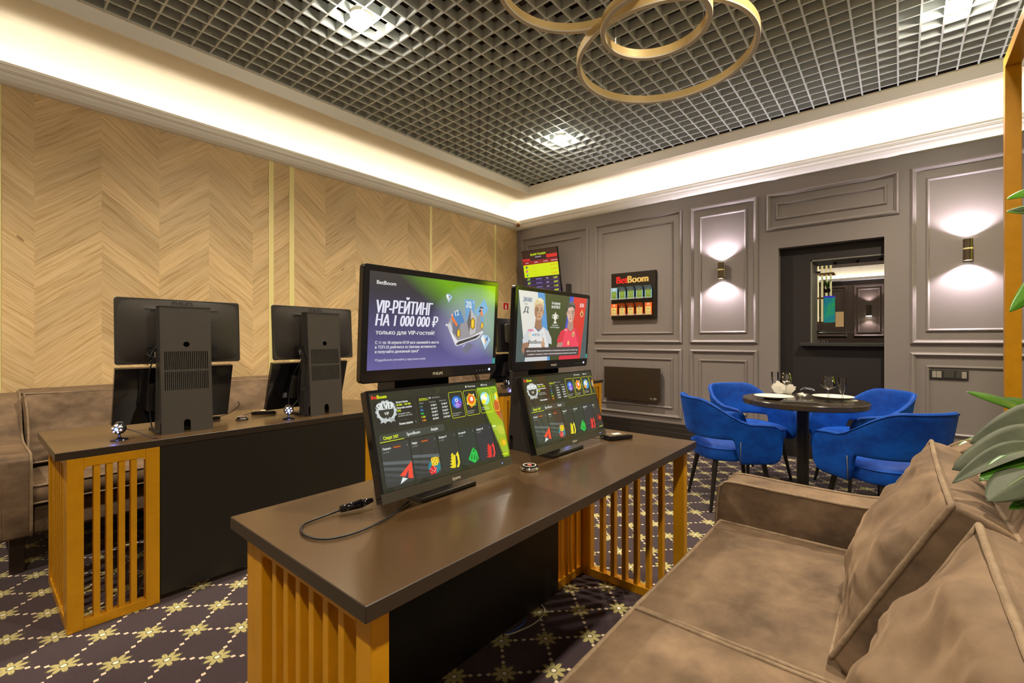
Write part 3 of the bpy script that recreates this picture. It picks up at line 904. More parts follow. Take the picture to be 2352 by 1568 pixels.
        # tabs
        A.rr(.020, .487, .478, .567, (66, 70, 62), .008); A.rr(.02, .489, .185, .567, (58, 66, 56), .008); A.rect(.022, .487, .178, .493, YE)
        A.text(.048, .512, 'Спорт 24/7', .046, YE, .028, wd=.095); A.text(.20, .512, 'SportBoom', .046, WH, .014, wd=.092); A.text(.372, .512, 'Акции', .046, WH, .014, wd=.052)
        # game cards
        nm = ['Плинко', 'Нарды', 'Экспресс 37', 'Система 80', 'Экспресс 38', 'Бинго']
        ed = [.018, .2085, .4055, .563, .722, .878, 1.03]
        def X(f, k): return ed[k]+(ed[k+1]-ed[k])*f
        for k in range(6):
            u0, u1 = ed[k]+.003, min(ed[k+1]-.003, 1.0)
            c = [(54, 58, 56), (52, 54, 50), (48, 52, 46), (44, 54, 46), (48, 50, 54), (50, 46, 42)][k]
            A.rr(u0, .04, u1, .468, c, .006)
            if k < 2:
                for q in range(4):
                    A.poly([(u0+.001, .30-.055*q), (u1-.001, .25-.075*q if q < 3 else .04), (u1-.001, .215-.075*q if q < 3 else .04), (u0+.001, .27-.055*q)], [(92, 100, 102), (78, 86, 88), (68, 74, 76), (60, 66, 66)][q])
                A.rr(u0+.075, .405, u0+.13, .437, (90, 50, 36), .004); A.text(u0+.08, .414, 'Новинка', .02, (250, 130, 50), .02, wd=.044)
            A.text(u0+.012, .41, nm[k], .032, WH, .02, wd=(.05, .035, .06, .06, .06, .03)[k]); A.text(u0+.012, .378, 'от 10 ₽', .022, (160, 164, 156), .01, wd=.036)
            if k < 5: A.text(u1-.018, .41, ':', .034, WH, .03)
        A.poly([(.203, .245), (.195, .068), (.162, .085), (.172, .155), (.145, .105), (.112, .128)], (242, 74, 50))
        A.poly([(.128, .105), (.160, .08), (.108, .045)], (222, 230, 228)); A.poly([(.145, .105), (.172, .165), (.163, .085)], (70, 56, 78))
        A.ell(.352, .125, .045, .075, (24, 130, 140), 22)
        A.rr(.335, .135, .383, .225, (236, 204, 50), .005); A.poly([(.383, .15), (.394, .16), (.394, .215), (.383, .222)], (206, 170, 30))
        for q, r in ((.348, .205), (.37, .205), (.359, .18), (.348, .155), (.37, .155)): A.ell(q, r, .0035, .006, (60, 50, 20), 8)
        A.poly([(.308, .10), (.335, .145), (.368, .11), (.358, .055), (.32, .05)], (222, 36, 40)); A.poly([(.308, .10), (.335, .145), (.345, .098), (.32, .05)], (196, 26, 32))
        for q, r in ((.324, .11), (.334, .095), (.326, .075), (.352, .115), (.36, .10), (.353, .085), (.345, .075)): A.ell(q, r, .0032, .0052, WH, 8)
        def bars(u, c, c2):
            for q in range(5):
                v = .055+.032*q; A.poly([(u-.052+.006*q, v+.016), (u-.014, v+.042), (u-.006, v+.018), (u-.024, v-.002)], c)
            A.poly([(u-.02, .05), (u-.008, .2), (u+.008, .19), (u-.004, .055)], c); A.poly([(u+.012, .19), (u+.03, .225), (u+.036, .18), (u+.034, .09), (u+.016, .045), (u+.004, .055), (u+.02, .10), (u+.02, .17)], c2)
        bars(.515, (232, 214, 30), (240, 226, 40))
        g = (34, 190, 70)
        A.poly([(.622, .10), (.662, .195), (.680, .225), (.705, .17), (.712, .08), (.672, .042), (.655, .06)], g)
        for (a, b_) in (((.645, .10), (.662, .15)), ((.668, .09), (.685, .14)), ((.688, .075), (.702, .115)), ((.672, .175), (.69, .205))):
            A.poly([a, (b_[0]-.004, b_[1]), b_, (a[0]+.007, a[1]-.008)], (30, 70, 36))
        bars(.835, (222, 50, 40), (232, 60, 50))
        A.ell(.955, .20, .034, .06, (110, 34, 26), 14); A.ell(.972, .19, .02, .035, (204, 54, 30), 12)
        A.rect(.93, .045, .985, .052, YE)
    return f

def art_rating(A):
    def fn(T, x, y, z):
        u = T.m('DIVIDE', T.m('ADD', y, .235), .52); v = T.m('DIVIDE', T.m('SUBTRACT', z, .374), .276)
        g = T.ramp(T.m('ADD', T.m('MULTIPLY', u, .75), T.m('MULTIPLY', v, .62)), [(.75, (0, 0, 0)), (1.28, (1, 1, 1))])
        base = T.ramp(v, [(0., rgb(98, 92, 152)), (.45, rgb(72, 68, 108)), (.8, rgb(52, 50, 58)), (1., rgb(58, 54, 50))])
        c = T.mix(g, base, rgb(110, 168, 10))
        du = T.m('SUBTRACT', u, .80); dv = T.m('SUBTRACT', v, .52)
        rr_ = T.m('ADD', T.m('MULTIPLY', T.m('MULTIPLY', du, du), 1.6), T.m('MULTIPLY', dv, dv))
        gl = T.ramp(rr_, [(0., (1, 1, 1)), (.22, (0, 0, 0))])
        return T.mix(T.m('MULTIPLY', gl, .55), c, rgb(176, 176, 216))
    A.rect(0, 0, 1, 1, grad_mat('rating_background', fn, .12))
    A.text(.046, .874, 'BetBoom', .055, WH, .018, wd=.124)
    big = (226, 226, 240)
    A.text(.05, .585, 'VIP-РЕЙТИНГ', .19, big, .028, shear=.16, wd=.39)
    A.text(.045, .455, 'НА 1 000 000 ₽', .165, big, .028, shear=.16, wd=.44)
    A.text(.048, .366, 'только для VIP-гостей!', .062, WH, .018, wd=.412)
    A.text(.047, .268, 'С 11 по 18 апреля 07:59 мск занимайте место', .042, WH, .012, wd=.452)
    A.text(.047, .221, 'в ТОП-25 рейтинга по баллам активности', .042, WH, .012, wd=.427)
    A.text(.047, .174, 'и получайте денежный приз!"', .042, WH, .012, wd=.30)
    A.text(.047, .091, '*Подробности уточняйте у персонала клуба', .032, (216, 214, 228), .006, wd=.35)
    A0 = A
    class Mp:
        def __getattr__(q, n): return getattr(A0, n)
        def poly(q, pts, c): A0.poly([(.559+1.16*(u-.618), v) for u, v in pts], c)
        def ell(q, u, v, a_, b_, c, n=24): A0.ell(.559+1.16*(u-.618), v, a_*1.16, b_, c, n)
        def rect(q, a_, b_, c_, d_, c): A0.rect(.559+1.16*(a_-.618), b_, .559+1.16*(c_-.618), d_, c)
        def text(q, u, v, body, h, c, *r, **k): A0.text(.559+1.16*(u-.618), v, body, h, c, *r, **k)
    A = Mp()
    # cards behind the crown
    A.poly([(.655, .62), (.715, .66), (.765, .47), (.70, .43)], (74, 128, 182)); A.text(.675, .585, '12', .095, WH, .015, sx=.8, rot=.35)
    A.poly([(.745, .80), (.825, .80), (.835, .45), (.765, .45)], (104, 158, 208)); A.text(.755, .705, '20', .11, WH, .015, sx=.85); A.text(.81, .76, '%', .04, WH)
    A.poly([(.835, .66), (.905, .83), (.94, .70), (.87, .52)], (120, 176, 220)); A.poly([(.865, .70), (.875, .73), (.9, .715), (.895, .70)], (50, 60, 90)); A.poly([(.86, .66), (.868, .69), (.885, .68), (.88, .655)], (50, 60, 90))
    A.poly([(.735, .185), (.79, .275), (.83, .24), (.775, .14)], (112, 112, 132)); A.text(.765, .245, '12', .07, (200, 204, 220), .01, rot=2.3)
    # crown
    A.poly([(.618, .475), (.655, .60), (.70, .49), (.765, .535), (.795, .70), (.845, .565), (.885, .685), (.905, .60), (.905, .40), (.87, .33), (.69, .235)], (150, 146, 152))
    A.poly([(.655, .60), (.70, .49), (.72, .505), (.70, .34), (.665, .40)], (108, 108, 124))
    A.poly([(.795, .70), (.845, .565), (.84, .40), (.80, .36), (.775, .50)], (188, 184, 188))
    A.poly([(.77, .52), (.795, .70), (.80, .52), (.79, .40)], (96, 92, 98))
    A.poly([(.885, .685), (.905, .60), (.905, .45), (.875, .50)], (112, 160, 196))
    A.poly([(.648, .56), (.655, .60), (.70, .49), (.69, .47)], (232, 120, 60)); A.poly([(.874, .655), (.885, .685), (.9, .62), (.888, .60)], (236, 130, 70))
    A.poly([(.635, .43), (.665, .32), (.685, .25), (.70, .235), (.86, .325), (.905, .40), (.90, .425), (.80, .345), (.70, .30), (.66, .39)], (224, 222, 226))
    A.poly([(.69, .26), (.70, .245), (.85, .33), (.89, .39), (.80, .335), (.71, .29)], (60, 58, 66))
    A.poly([(.622, .475), (.635, .43), (.66, .39), (.66, .44), (.64, .52)], (202, 200, 208))
    for (u, v) in ((.655, .605), (.795, .71), (.885, .695), (.617, .485)): A.ell(u, v, .008, .013, (228, 170, 140) if v > .5 and u != .795 else (220, 220, 228), 12)
    for (u, v, k) in ((.707, .39, .8), (.815, .51, 1.1), (.893, .49, .7)):
        A.poly([(u, v+.07*k), (u+.016*k, v+.04*k), (u+.016*k, v-.04*k), (u, v-.07*k), (u-.016*k, v-.04*k), (u-.016*k, v+.04*k)], (120, 80, 10))
        A.poly([(u, v+.06*k), (u+.011*k, v+.035*k), (u+.011*k, v-.035*k), (u, v-.06*k), (u-.011*k, v-.035*k), (u-.011*k, v+.035*k)], (236, 186, 24))
        A.rect(u-.004*k, v-.03*k, u+.001, v+.035*k, (250, 224, 110))
    def gem(u, v, k):
        A.poly([(u-.02*k, v+.02*k), (u-.012*k, v+.045*k), (u+.012*k, v+.04*k), (u+.024*k, v+.01*k), (u, v-.055*k)], (168, 200, 226))
        A.poly([(u-.012*k, v+.045*k), (u, v+.01*k), (u-.004*k, v-.03*k), (u-.02*k, v+.02*k)], (236, 238, 240)); A.poly([(u, v+.01*k), (u+.012*k, v+.04*k), (u+.01*k, v)], (70, 110, 160))
        A.poly([(u-.004*k, v+.02*k), (u+.002*k, v+.012*k), (u, v-.03*k)], (230, 170, 60))
    gem(.625, .80, 1.); gem(.925, .29, 1.9)

def art_match(A):
    A.rect(0, 0, 1, 1, (72, 88, 90))
    A.poly([(0, 1), (.30, 1), (.40, 0), (.12, 0)], (222, 220, 212))
    A.poly([(.235, 1), (.33, 1), (.44, 0), (.36, 0)], (84, 148, 206))
    A.poly([(.33, 1), (.72, 1), (.60, 0), (.44, 0)], (58, 68, 38))
    A.poly([(.70, 1), (.775, 1), (.68, 0), (.585, 0)], (60, 84, 190))
    A.poly([(.76, 1), (1, 1), (.90, 0), (.66, 0)], (214, 46, 40))
    A.poly([(1, 1), (1, 0), (.90, 0), (.975, 1)], (74, 90, 92))
    A.text(.061, .85, 'ДИНАМО', .085, (58, 92, 140), .018, wd=.108)
    A.text(.068, .70, 'Д', .11, (40, 52, 84), .03, shear=.1, wd=.06); A.ell(.085, .815, .005, .009, (40, 52, 84), 8); A.ell(.105, .815, .005, .009, (40, 52, 84), 8)
    A.text(.896, .85, 'ЦСКА', .08, (240, 232, 226), .02, wd=.068, align='CENTER')
    A.ell(.90, .735, .026, .05, (226, 190, 120), 16); A.poly([(.88, .76), (.90, .82), (.92, .76)], (226, 160, 80)); A.ell(.90, .73, .014, .03, (150, 40, 40), 12)
    A.text(.492, .848, '16 апреля', .06, WH, .02, wd=.118, align='CENTER'); A.text(.492, .79, '20:30 МСК', .06, WH, .02, wd=.127, align='CENTER')
    # cup
    cc = (226, 222, 206)
    A.poly([(.462, .70), (.518, .70), (.513, .64), (.50, .61), (.48, .61), (.467, .64)], cc); A.poly([(.484, .615), (.497, .615), (.502, .575), (.478, .575)], cc); A.rect(.468, .56, .513, .582, cc)
    A.ell(.456, .665, .013, .03, cc, 14); A.ell(.457, .665, .008, .02, (58, 68, 38), 12); A.ell(.524, .665, .013, .03, cc, 14); A.ell(.523, .665, .008, .02, (58, 68, 38), 12); A.ell(.49, .715, .009, .015, cc, 10)
    A.text(.492, .525, 'Кубок России', .026, WH, .014, align='CENTER', wd=.085); A.text(.492, .492, 'Путь РПЛ. Полуфинал', .026, WH, .014, align='CENTER', wd=.13)
    A9 = A
    class Mq:
        cx = 0
        def t(q, u, v):
            v2 = v if v <= .5 else (.5+(v-.5)*3.17 if v < .53 else .595+(v-.53)*1.141)
            return q.cx+(u-q.cx)*1.24, v2
        def poly(q, pts, c): A9.poly([q.t(*p) for p in pts], c)
        def ell(q, u, v, a_, b_, c, n=24):
            u, v = q.t(u, v); A9.ell(u, v, a_*1.24, b_*1.141, c, n)
        def rect(q, a_, b_, c_, d_, c): q.poly([(a_, b_), (c_, b_), (c_, d_), (a_, d_)], c)
    Q = Mq()
    def player(cx, skin, skin2, hair, hair2, kit, kit2, trim, look):
        Q.cx = cx
        # shorts, torso, sleeves, neck, head
        Q.poly([(cx-.115, .14), (cx+.105, .14), (cx+.115, 0), (cx-.125, 0)], kit2)
        Q.poly([(cx-.12, .44), (cx-.05, .50), (cx+.055, .50), (cx+.115, .44), (cx+.12, .13), (cx-.115, .13)], kit)
        Q.poly([(cx-.115, .445), (cx-.06, .49), (cx-.09, .28), (cx-.15, .26), (cx-.155, .31)], kit2); Q.poly([(cx+.11, .445), (cx+.06, .49), (cx+.10, .27), (cx+.155, .24), (cx+.15, .33)], kit2)
        Q.poly([(cx-.15, .26), (cx-.09, .28), (cx-.085, .23), (cx-.14, .11), (cx-.16, .16)], skin2)
        Q.poly([(cx-.03, .56), (cx+.03, .56), (cx+.04, .49), (cx+.005, .44), (cx-.04, .49)], skin2)
        Q.poly([(cx-.05, .50), (cx-.04, .495), (cx+.005, .44), (cx+.045, .495), (cx+.055, .50), (cx+.005, .425)], trim)
        Q.ell(cx, .645, .047, .115, skin, 26)
        Q.poly([(cx-.04, .60), (cx-.02, .535), (cx+.02, .535), (cx+.04, .60)], skin)
        Q.ell(cx-.05*look, .64, .008, .025, skin2, 10); Q.poly([(cx+.012*look, .70), (cx+.045*look, .70), (cx+.044*look, .60), (cx+.02*look, .545)], skin2)
        Q.poly([(cx-.048, .66), (cx-.052, .74), (cx-.03, .80), (cx+.01, .82), (cx+.045, .79), (cx+.053, .74), (cx+.047, .66), (cx+.04, .72), (cx+.01, .745), (cx-.035, .725)], hair)
        Q.poly([(cx-.03, .80), (cx+.01, .82), (cx+.045, .79), (cx+.03, .765), (cx-.01, .78)], hair2)
        for q in (-1, 1):
            Q.ell(cx+q*.018-.006*look, .655, .008, .007, (54, 40, 34), 8); Q.rect(cx+q*.018-.006*look-.011, .674, cx+q*.018-.006*look+.011, .681, hair2 if q > 5 else (74, 54, 44))
        Q.poly([(cx-.006*look, .655), (cx-.012*look, .605), (cx+.004*look, .602)], skin2); Q.ell(cx-.006*look, .575, .013, .008, (146, 84, 78), 10)
    player(.262, (198, 156, 126), (158, 116, 92), (216, 196, 148), (236, 222, 180), (222, 222, 220), (204, 206, 208), (52, 110, 170), -1)
    player(.722, (214, 176, 156), (176, 136, 120), (74, 72, 70), (104, 102, 100), (236, 66, 92), (214, 44, 66), (200, 30, 50), 1)
    A.rr(.135, .435, .20, .46, (222, 120, 160), .002); A.text(.223, .365, 'ВТБ', .05, (40, 60, 110), .018, wd=.06); A.poly([(.19, .385), (.215, .40), (.213, .375), (.19, .365)], (70, 160, 200))
    A.text(.146, .255, 'BetBoo', .075, (26, 28, 32), .022, wd=.165)
    A.ell(.333, .245, .025, .045, (196, 152, 124), 14); A.poly([(.322, .27), (.325, .345), (.338, .345), (.345, .27)], (196, 152, 124)); A.poly([(.315, .22), (.355, .22), (.40, .10), (.345, .10)], (176, 132, 106))
    A.ell(.155, .385, .014, .03, (226, 214, 180), 10); A.ell(.315, .385, .014, .03, (200, 206, 214), 10)
    A.ell(.772, .40, .02, .042, (226, 190, 120), 14); A.ell(.772, .395, .01, .022, (120, 110, 60), 10); A.ell(.70, .26, .014, .04, (236, 196, 120), 12); A.text(.63, .455, 'ПСБ', .03, WH, .014, wd=.045)
    A.rr(.10, .06, .872, .198, (72, 58, 60), .004)
    A.text(.487, .138, 'ЦСКА на коне! Подопечные Николича не проиграли ни одного матча в новом году', .03, WH, .014, wd=.73, align='CENTER')
    A.text(.487, .09, 'и забрали 7 последних. Сумеет ли бронзовый Динамо остановить красно-синих?', .03, WH, .014, wd=.70, align='CENTER')

def art_winners(A):
    A.rect(0, 0, 1, 1, (24, 14, 36))
    A.rect(0, .90, 1, 1, (40, 14, 20))
    for k in range(9): A.poly([(.0+k*.025, .865), (.02+k*.025, .865), (.02+k*.025, .905-.004*(k % 3)), (.0+k*.025, .90)], (220, 30, 36))
    for k in range(10): A.poly([(.70+k*.03, .885), (.725+k*.03, .885), (.725+k*.03, .935-.006*(k % 3)), (.70+k*.03, .93)], (230, 36, 36))
    A.rect(0, .82, 1, .872, (140, 10, 30))
    A.text(.46, .935, 'ВЫИГРЫШИ', .036, (196, 230, 30), .03, shear=.15, align='CENTER', sx=1.15)
    A.text(.46, .905, '15.04.2025', .022, (220, 210, 240), .015, align='CENTER')
    for u, s in ((.08, 'ИГРА'), (.34, 'БИЛЕТ'), (.60, 'СТАВКА'), (.82, 'ВЫИГРЫШ')): A.text(u, .838, s, .018, (240, 220, 230), .015)
    A.rect(0, .655, 1, .82, (206, 224, 16))
    for k, (c, s) in enumerate((((40, 44, 40), '103 000 ₽'), ((200, 20, 130), '54 000 ₽'), ((30, 160, 60), '50 000 ₽'))):
        v = .785-.052*k
        A.ell(.1, v+.003, .035, .016, c, 10); A.ell(.12, v, .014, .008, (220, 220, 220), 8)
        for q in range(5+k): A.ell(.30+.025*q, v, .004, .003, (90, 90, 20), 6)
        A.text(.98, v-.005, s, .028, (214, 130, 20), .01, align='RIGHT')
    vals = ['120', '120', '114', '600', '120', '120', '90', '114', '120', '600', '90', '120']
    for k in range(12):
        v0 = .655-.053*(k+1)
        A.rect(0, v0, 1, v0+.051, (28, 18, 62) if k % 2 else (22, 22, 48)); A.rect(.1, v0, 1, v0+.003, (96, 66, 170))
        c = [(160, 220, 40), (160, 220, 40), (230, 40, 90), (190, 30, 200), (160, 220, 40), (60, 160, 230)][k % 6]
        A.poly([(.07, v0+.012), (.1, v0+.044), (.12, v0+.044), (.1, v0+.012)], c); A.poly([(.12, v0+.012), (.14, v0+.044), (.16, v0+.044), (.14, v0+.012)], c)
        for q in range(6): A.rr(.33+.03*q, v0+.017, .352+.03*q, v0+.029, (130, 120, 210), .001)
        A.text(.62, v0+.016, '300₽', .02, (210, 200, 240), .012); A.text(.95, v0+.01, vals[k]+'₽', .033, (216, 234, 40), .02, align='RIGHT')
# ------------------------------------------------------------------ place the terminals
t1 = terminal('nearest lit terminal on the foreground desk, upper screen showing a silver crown', -1.262, .935, 0, art_rating, art_lobby('SILVER'), .026, 0.)
t2 = terminal('lit terminal on the foreground desk showing two footballers above a betting page', -1.262, 1.583, 0, art_match, art_lobby('PREMIUM'), .015, 0.)
t3 = terminal('left of two terminals seen from behind on the desk by the oak wall', -2.712, .718, PI, None, None, -.012, 0., False)
t4 = terminal('right of two terminals seen from behind on the desk by the oak wall', -2.698, 1.44, PI+R(5), None, None, -.008, 0., False)
t5 = terminal('terminal seen from behind on the farthest desk, half hidden by the footballers screen', -2.80, 3.54, PI, None, None, 0., 0., True)
# cable tangles at the terminals' backs
for t, yy in ((t3, .10), (t4, .10)):
    cable([(.10, yy-.0, .43), (.07, yy+.028, .40), (.05, yy+.045, .37), (.075, yy+.04, .35), (.06, yy+.02, .36), (.05, yy+.04, .33), (.07, yy+.045, .24), (.09, yy+.035, .12), (.07, yy+.03, .03), (.04, yy+.012, .006)], .003, parent=t)
    cable([(.11, yy+.0, .43), (.06, yy+.05, .39), (.04, yy+.03, .37), (.06, yy+.05, .34), (.08, yy+.03, .36)], .0025, parent=t)
cable([(.09, .11, .35), (.12, .15, .24), (.10, .19, .10), (.06, .2, .02)], .0022, parent=t4)
# loop of cable by the nearest lower screen and its plug
o = MB().tube(bez([(-1.12, .66, .765), (-1.13, .60, .757), (-1.12, .535, .755), (-1.06, .51, .755), (-1.0, .53, .755), (-.98, .60, .755), (-1.0, .70, .756), (-1.05, .8, .757)], 10), .0028, 8).build('usb_cable', M['cable'], None, smooth=True)
tag(o, 'black cable looping over the foreground desk beside the nearest lit screen', 'cable')
b = MB(); b.tube([(-1.125, .635, .764), (-1.11, .69, .768)], [.009, .012], 12); b.tube([(-1.11, .69, .768), (-1.105, .72, .77)], [.011, .006], 12)
b.build('plug', M['black_plastic'], o, smooth=True)
# small things on the desks
def puck(x, y, label):
    t = thing('call_button', label, 'button', (x, y, DZ), 0, 'round call buttons')
    MB().lathe([(0, 0), (.03, 0), (.034, .004), (.034, .008), (.03, .013), (0, .013)], 32).build('button_body', M['chrome'], t, auto=50)
    MB().lathe([(0, .0128), (.026, .0128), (.025, .0165), (0, .017)], 32).build('dark_cap', M['black_plastic'], t, auto=40)
    MB().lathe([(.021, .0168), (.0235, .0168), (.0235, .0178), (.021, .0178), (.021, .0168)], 32).build('rim_line', M['signwhite'], t)
    MB().lathe([(0, .0168), (.008, .0168), (.008, .018), (0, .018)], 20).build('centre_mark', mat('mark_pink', rgb(220, 120, 110), .4), t)
puck(-1.0, 1.285, 'round chrome call button on the foreground desk between two lit terminals')
puck(-2.90, 1.03, 'round call button between the two back-turned terminals')
def reader(x, y, rz, label, cab):
    t = thing('card_reader', label, 'card reader', (x, y, DZ), rz, 'flat black card readers')
    MB().prism(rrect(.135, .085, .01, 4), 0.002, .02).build('reader_body', M['black_plastic'], t, bevel=.004)
    MB().prism(rrect(.11, .065, .004, 3), .02, .0212).build('reader_face', mat('reader_face', rgb(96, 80, 58), .25), t)
    MB().box(-.02, .02, -.013, .013, .0212, .0218).build('sticker', M['signwhite'], t)
    cable(cab, .0022, parent=t)
reader(-1.01, 1.955, R(65), 'flat black card reader on the foreground desk by its far end', [(-.07, .0, .012), (-.11, .01, .008), (-.16, .05, .02)])
reader(-3.02, 1.2, R(60), 'flat black card reader between the two back-turned terminals', [(-.06, -.0, .012), (-.10, -.04, .004), (-.1, -.12, .006), (-.08, -.2, .005)])
reader(-3.04, .89, R(80), 'flat black card reader half hidden behind the left back-turned terminal', [(.07, .0, .012), (.12, .0, .03), (.16, -.03, .07), (.15, -.07, .1)])
def webcam(x, y, rz, label, cab):
    t = thing('webcam', label, 'webcam', (x, y, DZ), rz, 'round webcams on discs')
    MB().lathe([(0, 0), (.032, 0), (.034, .003), (.03, .007), (.01, .01), (.005, .016), (.0045, .03), (0, .03)], 28).build('base', M['black_plastic'], t, auto=50)
    MB().sphere((0, 0, .054), .0265, 24, 16).build('ball', M['black_plastic'], t, smooth=True)
    b = MB(); Mx = Matrix.Translation((0, 0, .054)) @ Matrix.Rotation(PI/2, 4, 'Y')
    b.lathe([(.0, .026), (.010, .027), (.012, .025), (.021, .0185), (.0225, .0165), (.02, .0155)], 28, Mx); b.build('chrome_front', M['chrome'], t, smooth=True)
    b = MB()
    for k in range(6):
        a = 2*PI*k/6+.3; p = Mx @ Vector((.0165*math.cos(a), .0165*math.sin(a), .0222)); b.sphere(p, .0032, 8, 6)
    b.build('light_ring', M['whiteled'], t)
    b = MB(); b.lathe([(0, .028), (.007, .028), (.007, .0265)], 16, Mx); b.build('lens', M['blueled'], t)
    b = MB(); b.tube([(-.002, -.0265+.0, .06), (-.002, -.01, .081), (-.002, .01, .081), (-.002, .0265, .06)], .0022, 6); b.build('crown_band', M['chrome'], t)
    cable(cab, .002, parent=t)
    L = D.lights.new('webcam_glow', 'POINT'); L.energy = .12; L.color = (.2, .25, 1.); L.shadow_soft_size = .01
    lo = D.objects.new('webcam_glow', L); COL.objects.link(lo); lo.parent = t; lo.location = (.045, 0, .04)
webcam(-2.735, .457, R(-35), 'webcam with blue lights at the left end of the back desk', [(-.026, .0, .05), (-.02, .06, .03), (.0, .12, .006), (.02, .16, .004)])
webcam(-2.70, 1.205, R(-22), 'webcam with blue lights beside the right back-turned terminal', [(-.02, .02, .068), (-.06, .05, .10), (-.05, .08, .16), (-.08, .10, .2)])
webcam(-2.84, 3.29, R(60), 'webcam with a blue glow on the farthest desk', [(-.02, .02, .068), (.0, .06, .085), (.0, .10, .09), (-.02, .12, .07)])
webcam(-1.15, 1.80, R(150), 'webcam behind the lower edge of the footballers terminal on the foreground desk', [(-.02, .02, .06), (.0, .05, .03), (-.03, .09, .01)])
# network cables on the floor under the foreground desk
for nm, m, pts, lb in (('network_cable', 'wcable', [(-1.245, 1.69, .004), (-1.21, 1.665, .004), (-1.19, 1.61, .004), (-1.19, 1.54, .004), (-1.215, 1.45, .004), (-1.235, 1.42, .004)], 'white network cable on the carpet under the foreground desk'),
                      ('network_cable', 'bcable', [(-1.235, 1.56, .004), (-1.222, 1.52, .004), (-1.225, 1.46, .004), (-1.235, 1.43, .004)], 'short blue network cable on the carpet under the foreground desk')):
    o = MB().tube(bez(pts, 10), .003, 8).build(nm, M[m], None, smooth=True); tag(o, lb, 'cable')
# ------------------------------------------------------------------ sofas
def cushion_mesh(W, H, T, nu=40, nv=34, seed=0, wr=.010, puff=.34, pinch=.035, gus=.45):
    """box cushion: local x = thickness (front +), y = width, z = height (0..H)"""
    rng = random.Random(seed)
    off = Vector((rng.random()*50, rng.random()*50, rng.random()*50))
    def edge(s, q):
        # outline with drawn-in sides and slightly pulled corners
        y = s*(W/2)*(1-pinch*(1-q*q)); z = H/2+q*(H/2)*(1-pinch*(1-s*s))
        return y, z
    def face(sign):
        vs = []
        for j in range(nv+1):
            for i in range(nu+1):
                s = -1+2*i/nu; q = -1+2*j/nv
                y, z = edge(s, q)
                es = (1-abs(s)**2.6)*(1-abs(q)**2.6)
                x = T/2*(1-puff)+T/2*puff*2.0*es**.6*.62
                # wrinkles: radiating from the rim plus soft hollows
                p = Vector((y*7, z*7, sign*3))+off
                n1 = mnoise.noise(Vector((y*3.2+z*2.4, z*6.5-y*3.2, sign))+off)*1.25+.45*mnoise.noise(Vector((y*9+z*5, z*20-y*9, sign))+off)*max(0, mnoise.noise(Vector((y*2, z*2, 7))+off)+.25)
                n2 = mnoise.noise(p*1.9)
                ang = math.atan2(q, s); rad = max(abs(s), abs(q))
                n3 = .6*math.sin(ang*22+mnoise.noise(p*.6)*7)*max(0, (rad-.55))*2.0*(1-rad**8)
                x += wr*(n1*1.5+n2*.5)*min(1, es*2.5)+wr*.5*n3
                vs.append((sign*x, y, z))
        fs = []
        for j in range(nv):
            for i in range(nu):
                a = j*(nu+1)+i
                f = (a, a+1, a+nu+2, a+nu+1)
                fs.append(f if sign > 0 else f[::-1])
        return vs, fs
    def rim(n=nu, m=nv):
        idx = [i for i in range(n+1)]+[j*(n+1)+n for j in range(1, m+1)]+[m*(n+1)+i for i in range(n-1, -1, -1)]+[j*(n+1) for j in range(m-1, 0, -1)]
        return idx
    F, ff = face(1); B, bf = face(-1)
    mb = MB(); mb.add(F, ff); o = len(mb.v); mb.add(B, bf)
    r = rim(); n = len(r)
    # gusset with a slight bulge and crumple
    G = []; steps = 5
    cz = H/2
    for k in range(steps+1):
        t = k/steps
        for m_, i in enumerate(r):
            a = Vector(F[i]); b = Vector(B[i]); p = a.lerp(b, t)
            d = Vector((0, p.y, p.z-cz)); d.normalize()
            bl = math.sin(t*PI)*(.012+.006*mnoise.noise(p*14+off))
            G.append(p+d*bl)
    fs = []
    for k in range(steps):
        for m_ in range(n):
            m2 = (m_+1) % n
            fs.append((k*n+m_, (k+1)*n+m_, (k+1)*n+m2, k*n+m2))
    mb.add(G, fs)
    pf = [Vector(F[i])+Vector((.002, 0, 0)) for i in r]; pb = [Vector(B[i]) for i in r]
    return mb, pf, pb
def piping_tube(path, r=.0065, seed=0):
    rr = []
    out = []
    for i, p in enumerate(path):
        c = Vector(p); out.append(c); rr.append(r*(1+.05*math.sin(i*.9+seed)))
    return MB().tube(out, rr, 8, closed=True)
def make_cushion(t, name, W, H, T, Mx, seed, **kw):
    mb, pf, pb = cushion_mesh(W, H, T, seed=seed, **kw)
    mb.v = [Mx @ v for v in mb.v]
    o = mb.build(name, M['sofa'], t, smooth=True, fixn=True)
    for k, path in enumerate((pf, pb)):
        piping_tube([Mx @ p for p in path], .0062, seed).build('piping', M['piping'], o, smooth=True)
    return o
ARM_W = .16
def arm_profile():
    return [(.985, .20), (.995, .40), (.985, .57), (.968, .600), (.93, .617), (.72, .612), (.50, .612), (.42, .632), (.36, .69), (.31, .78), (.25, .85), (.16, .88), (.02, .86), (.0, .60), (.0, .20)]
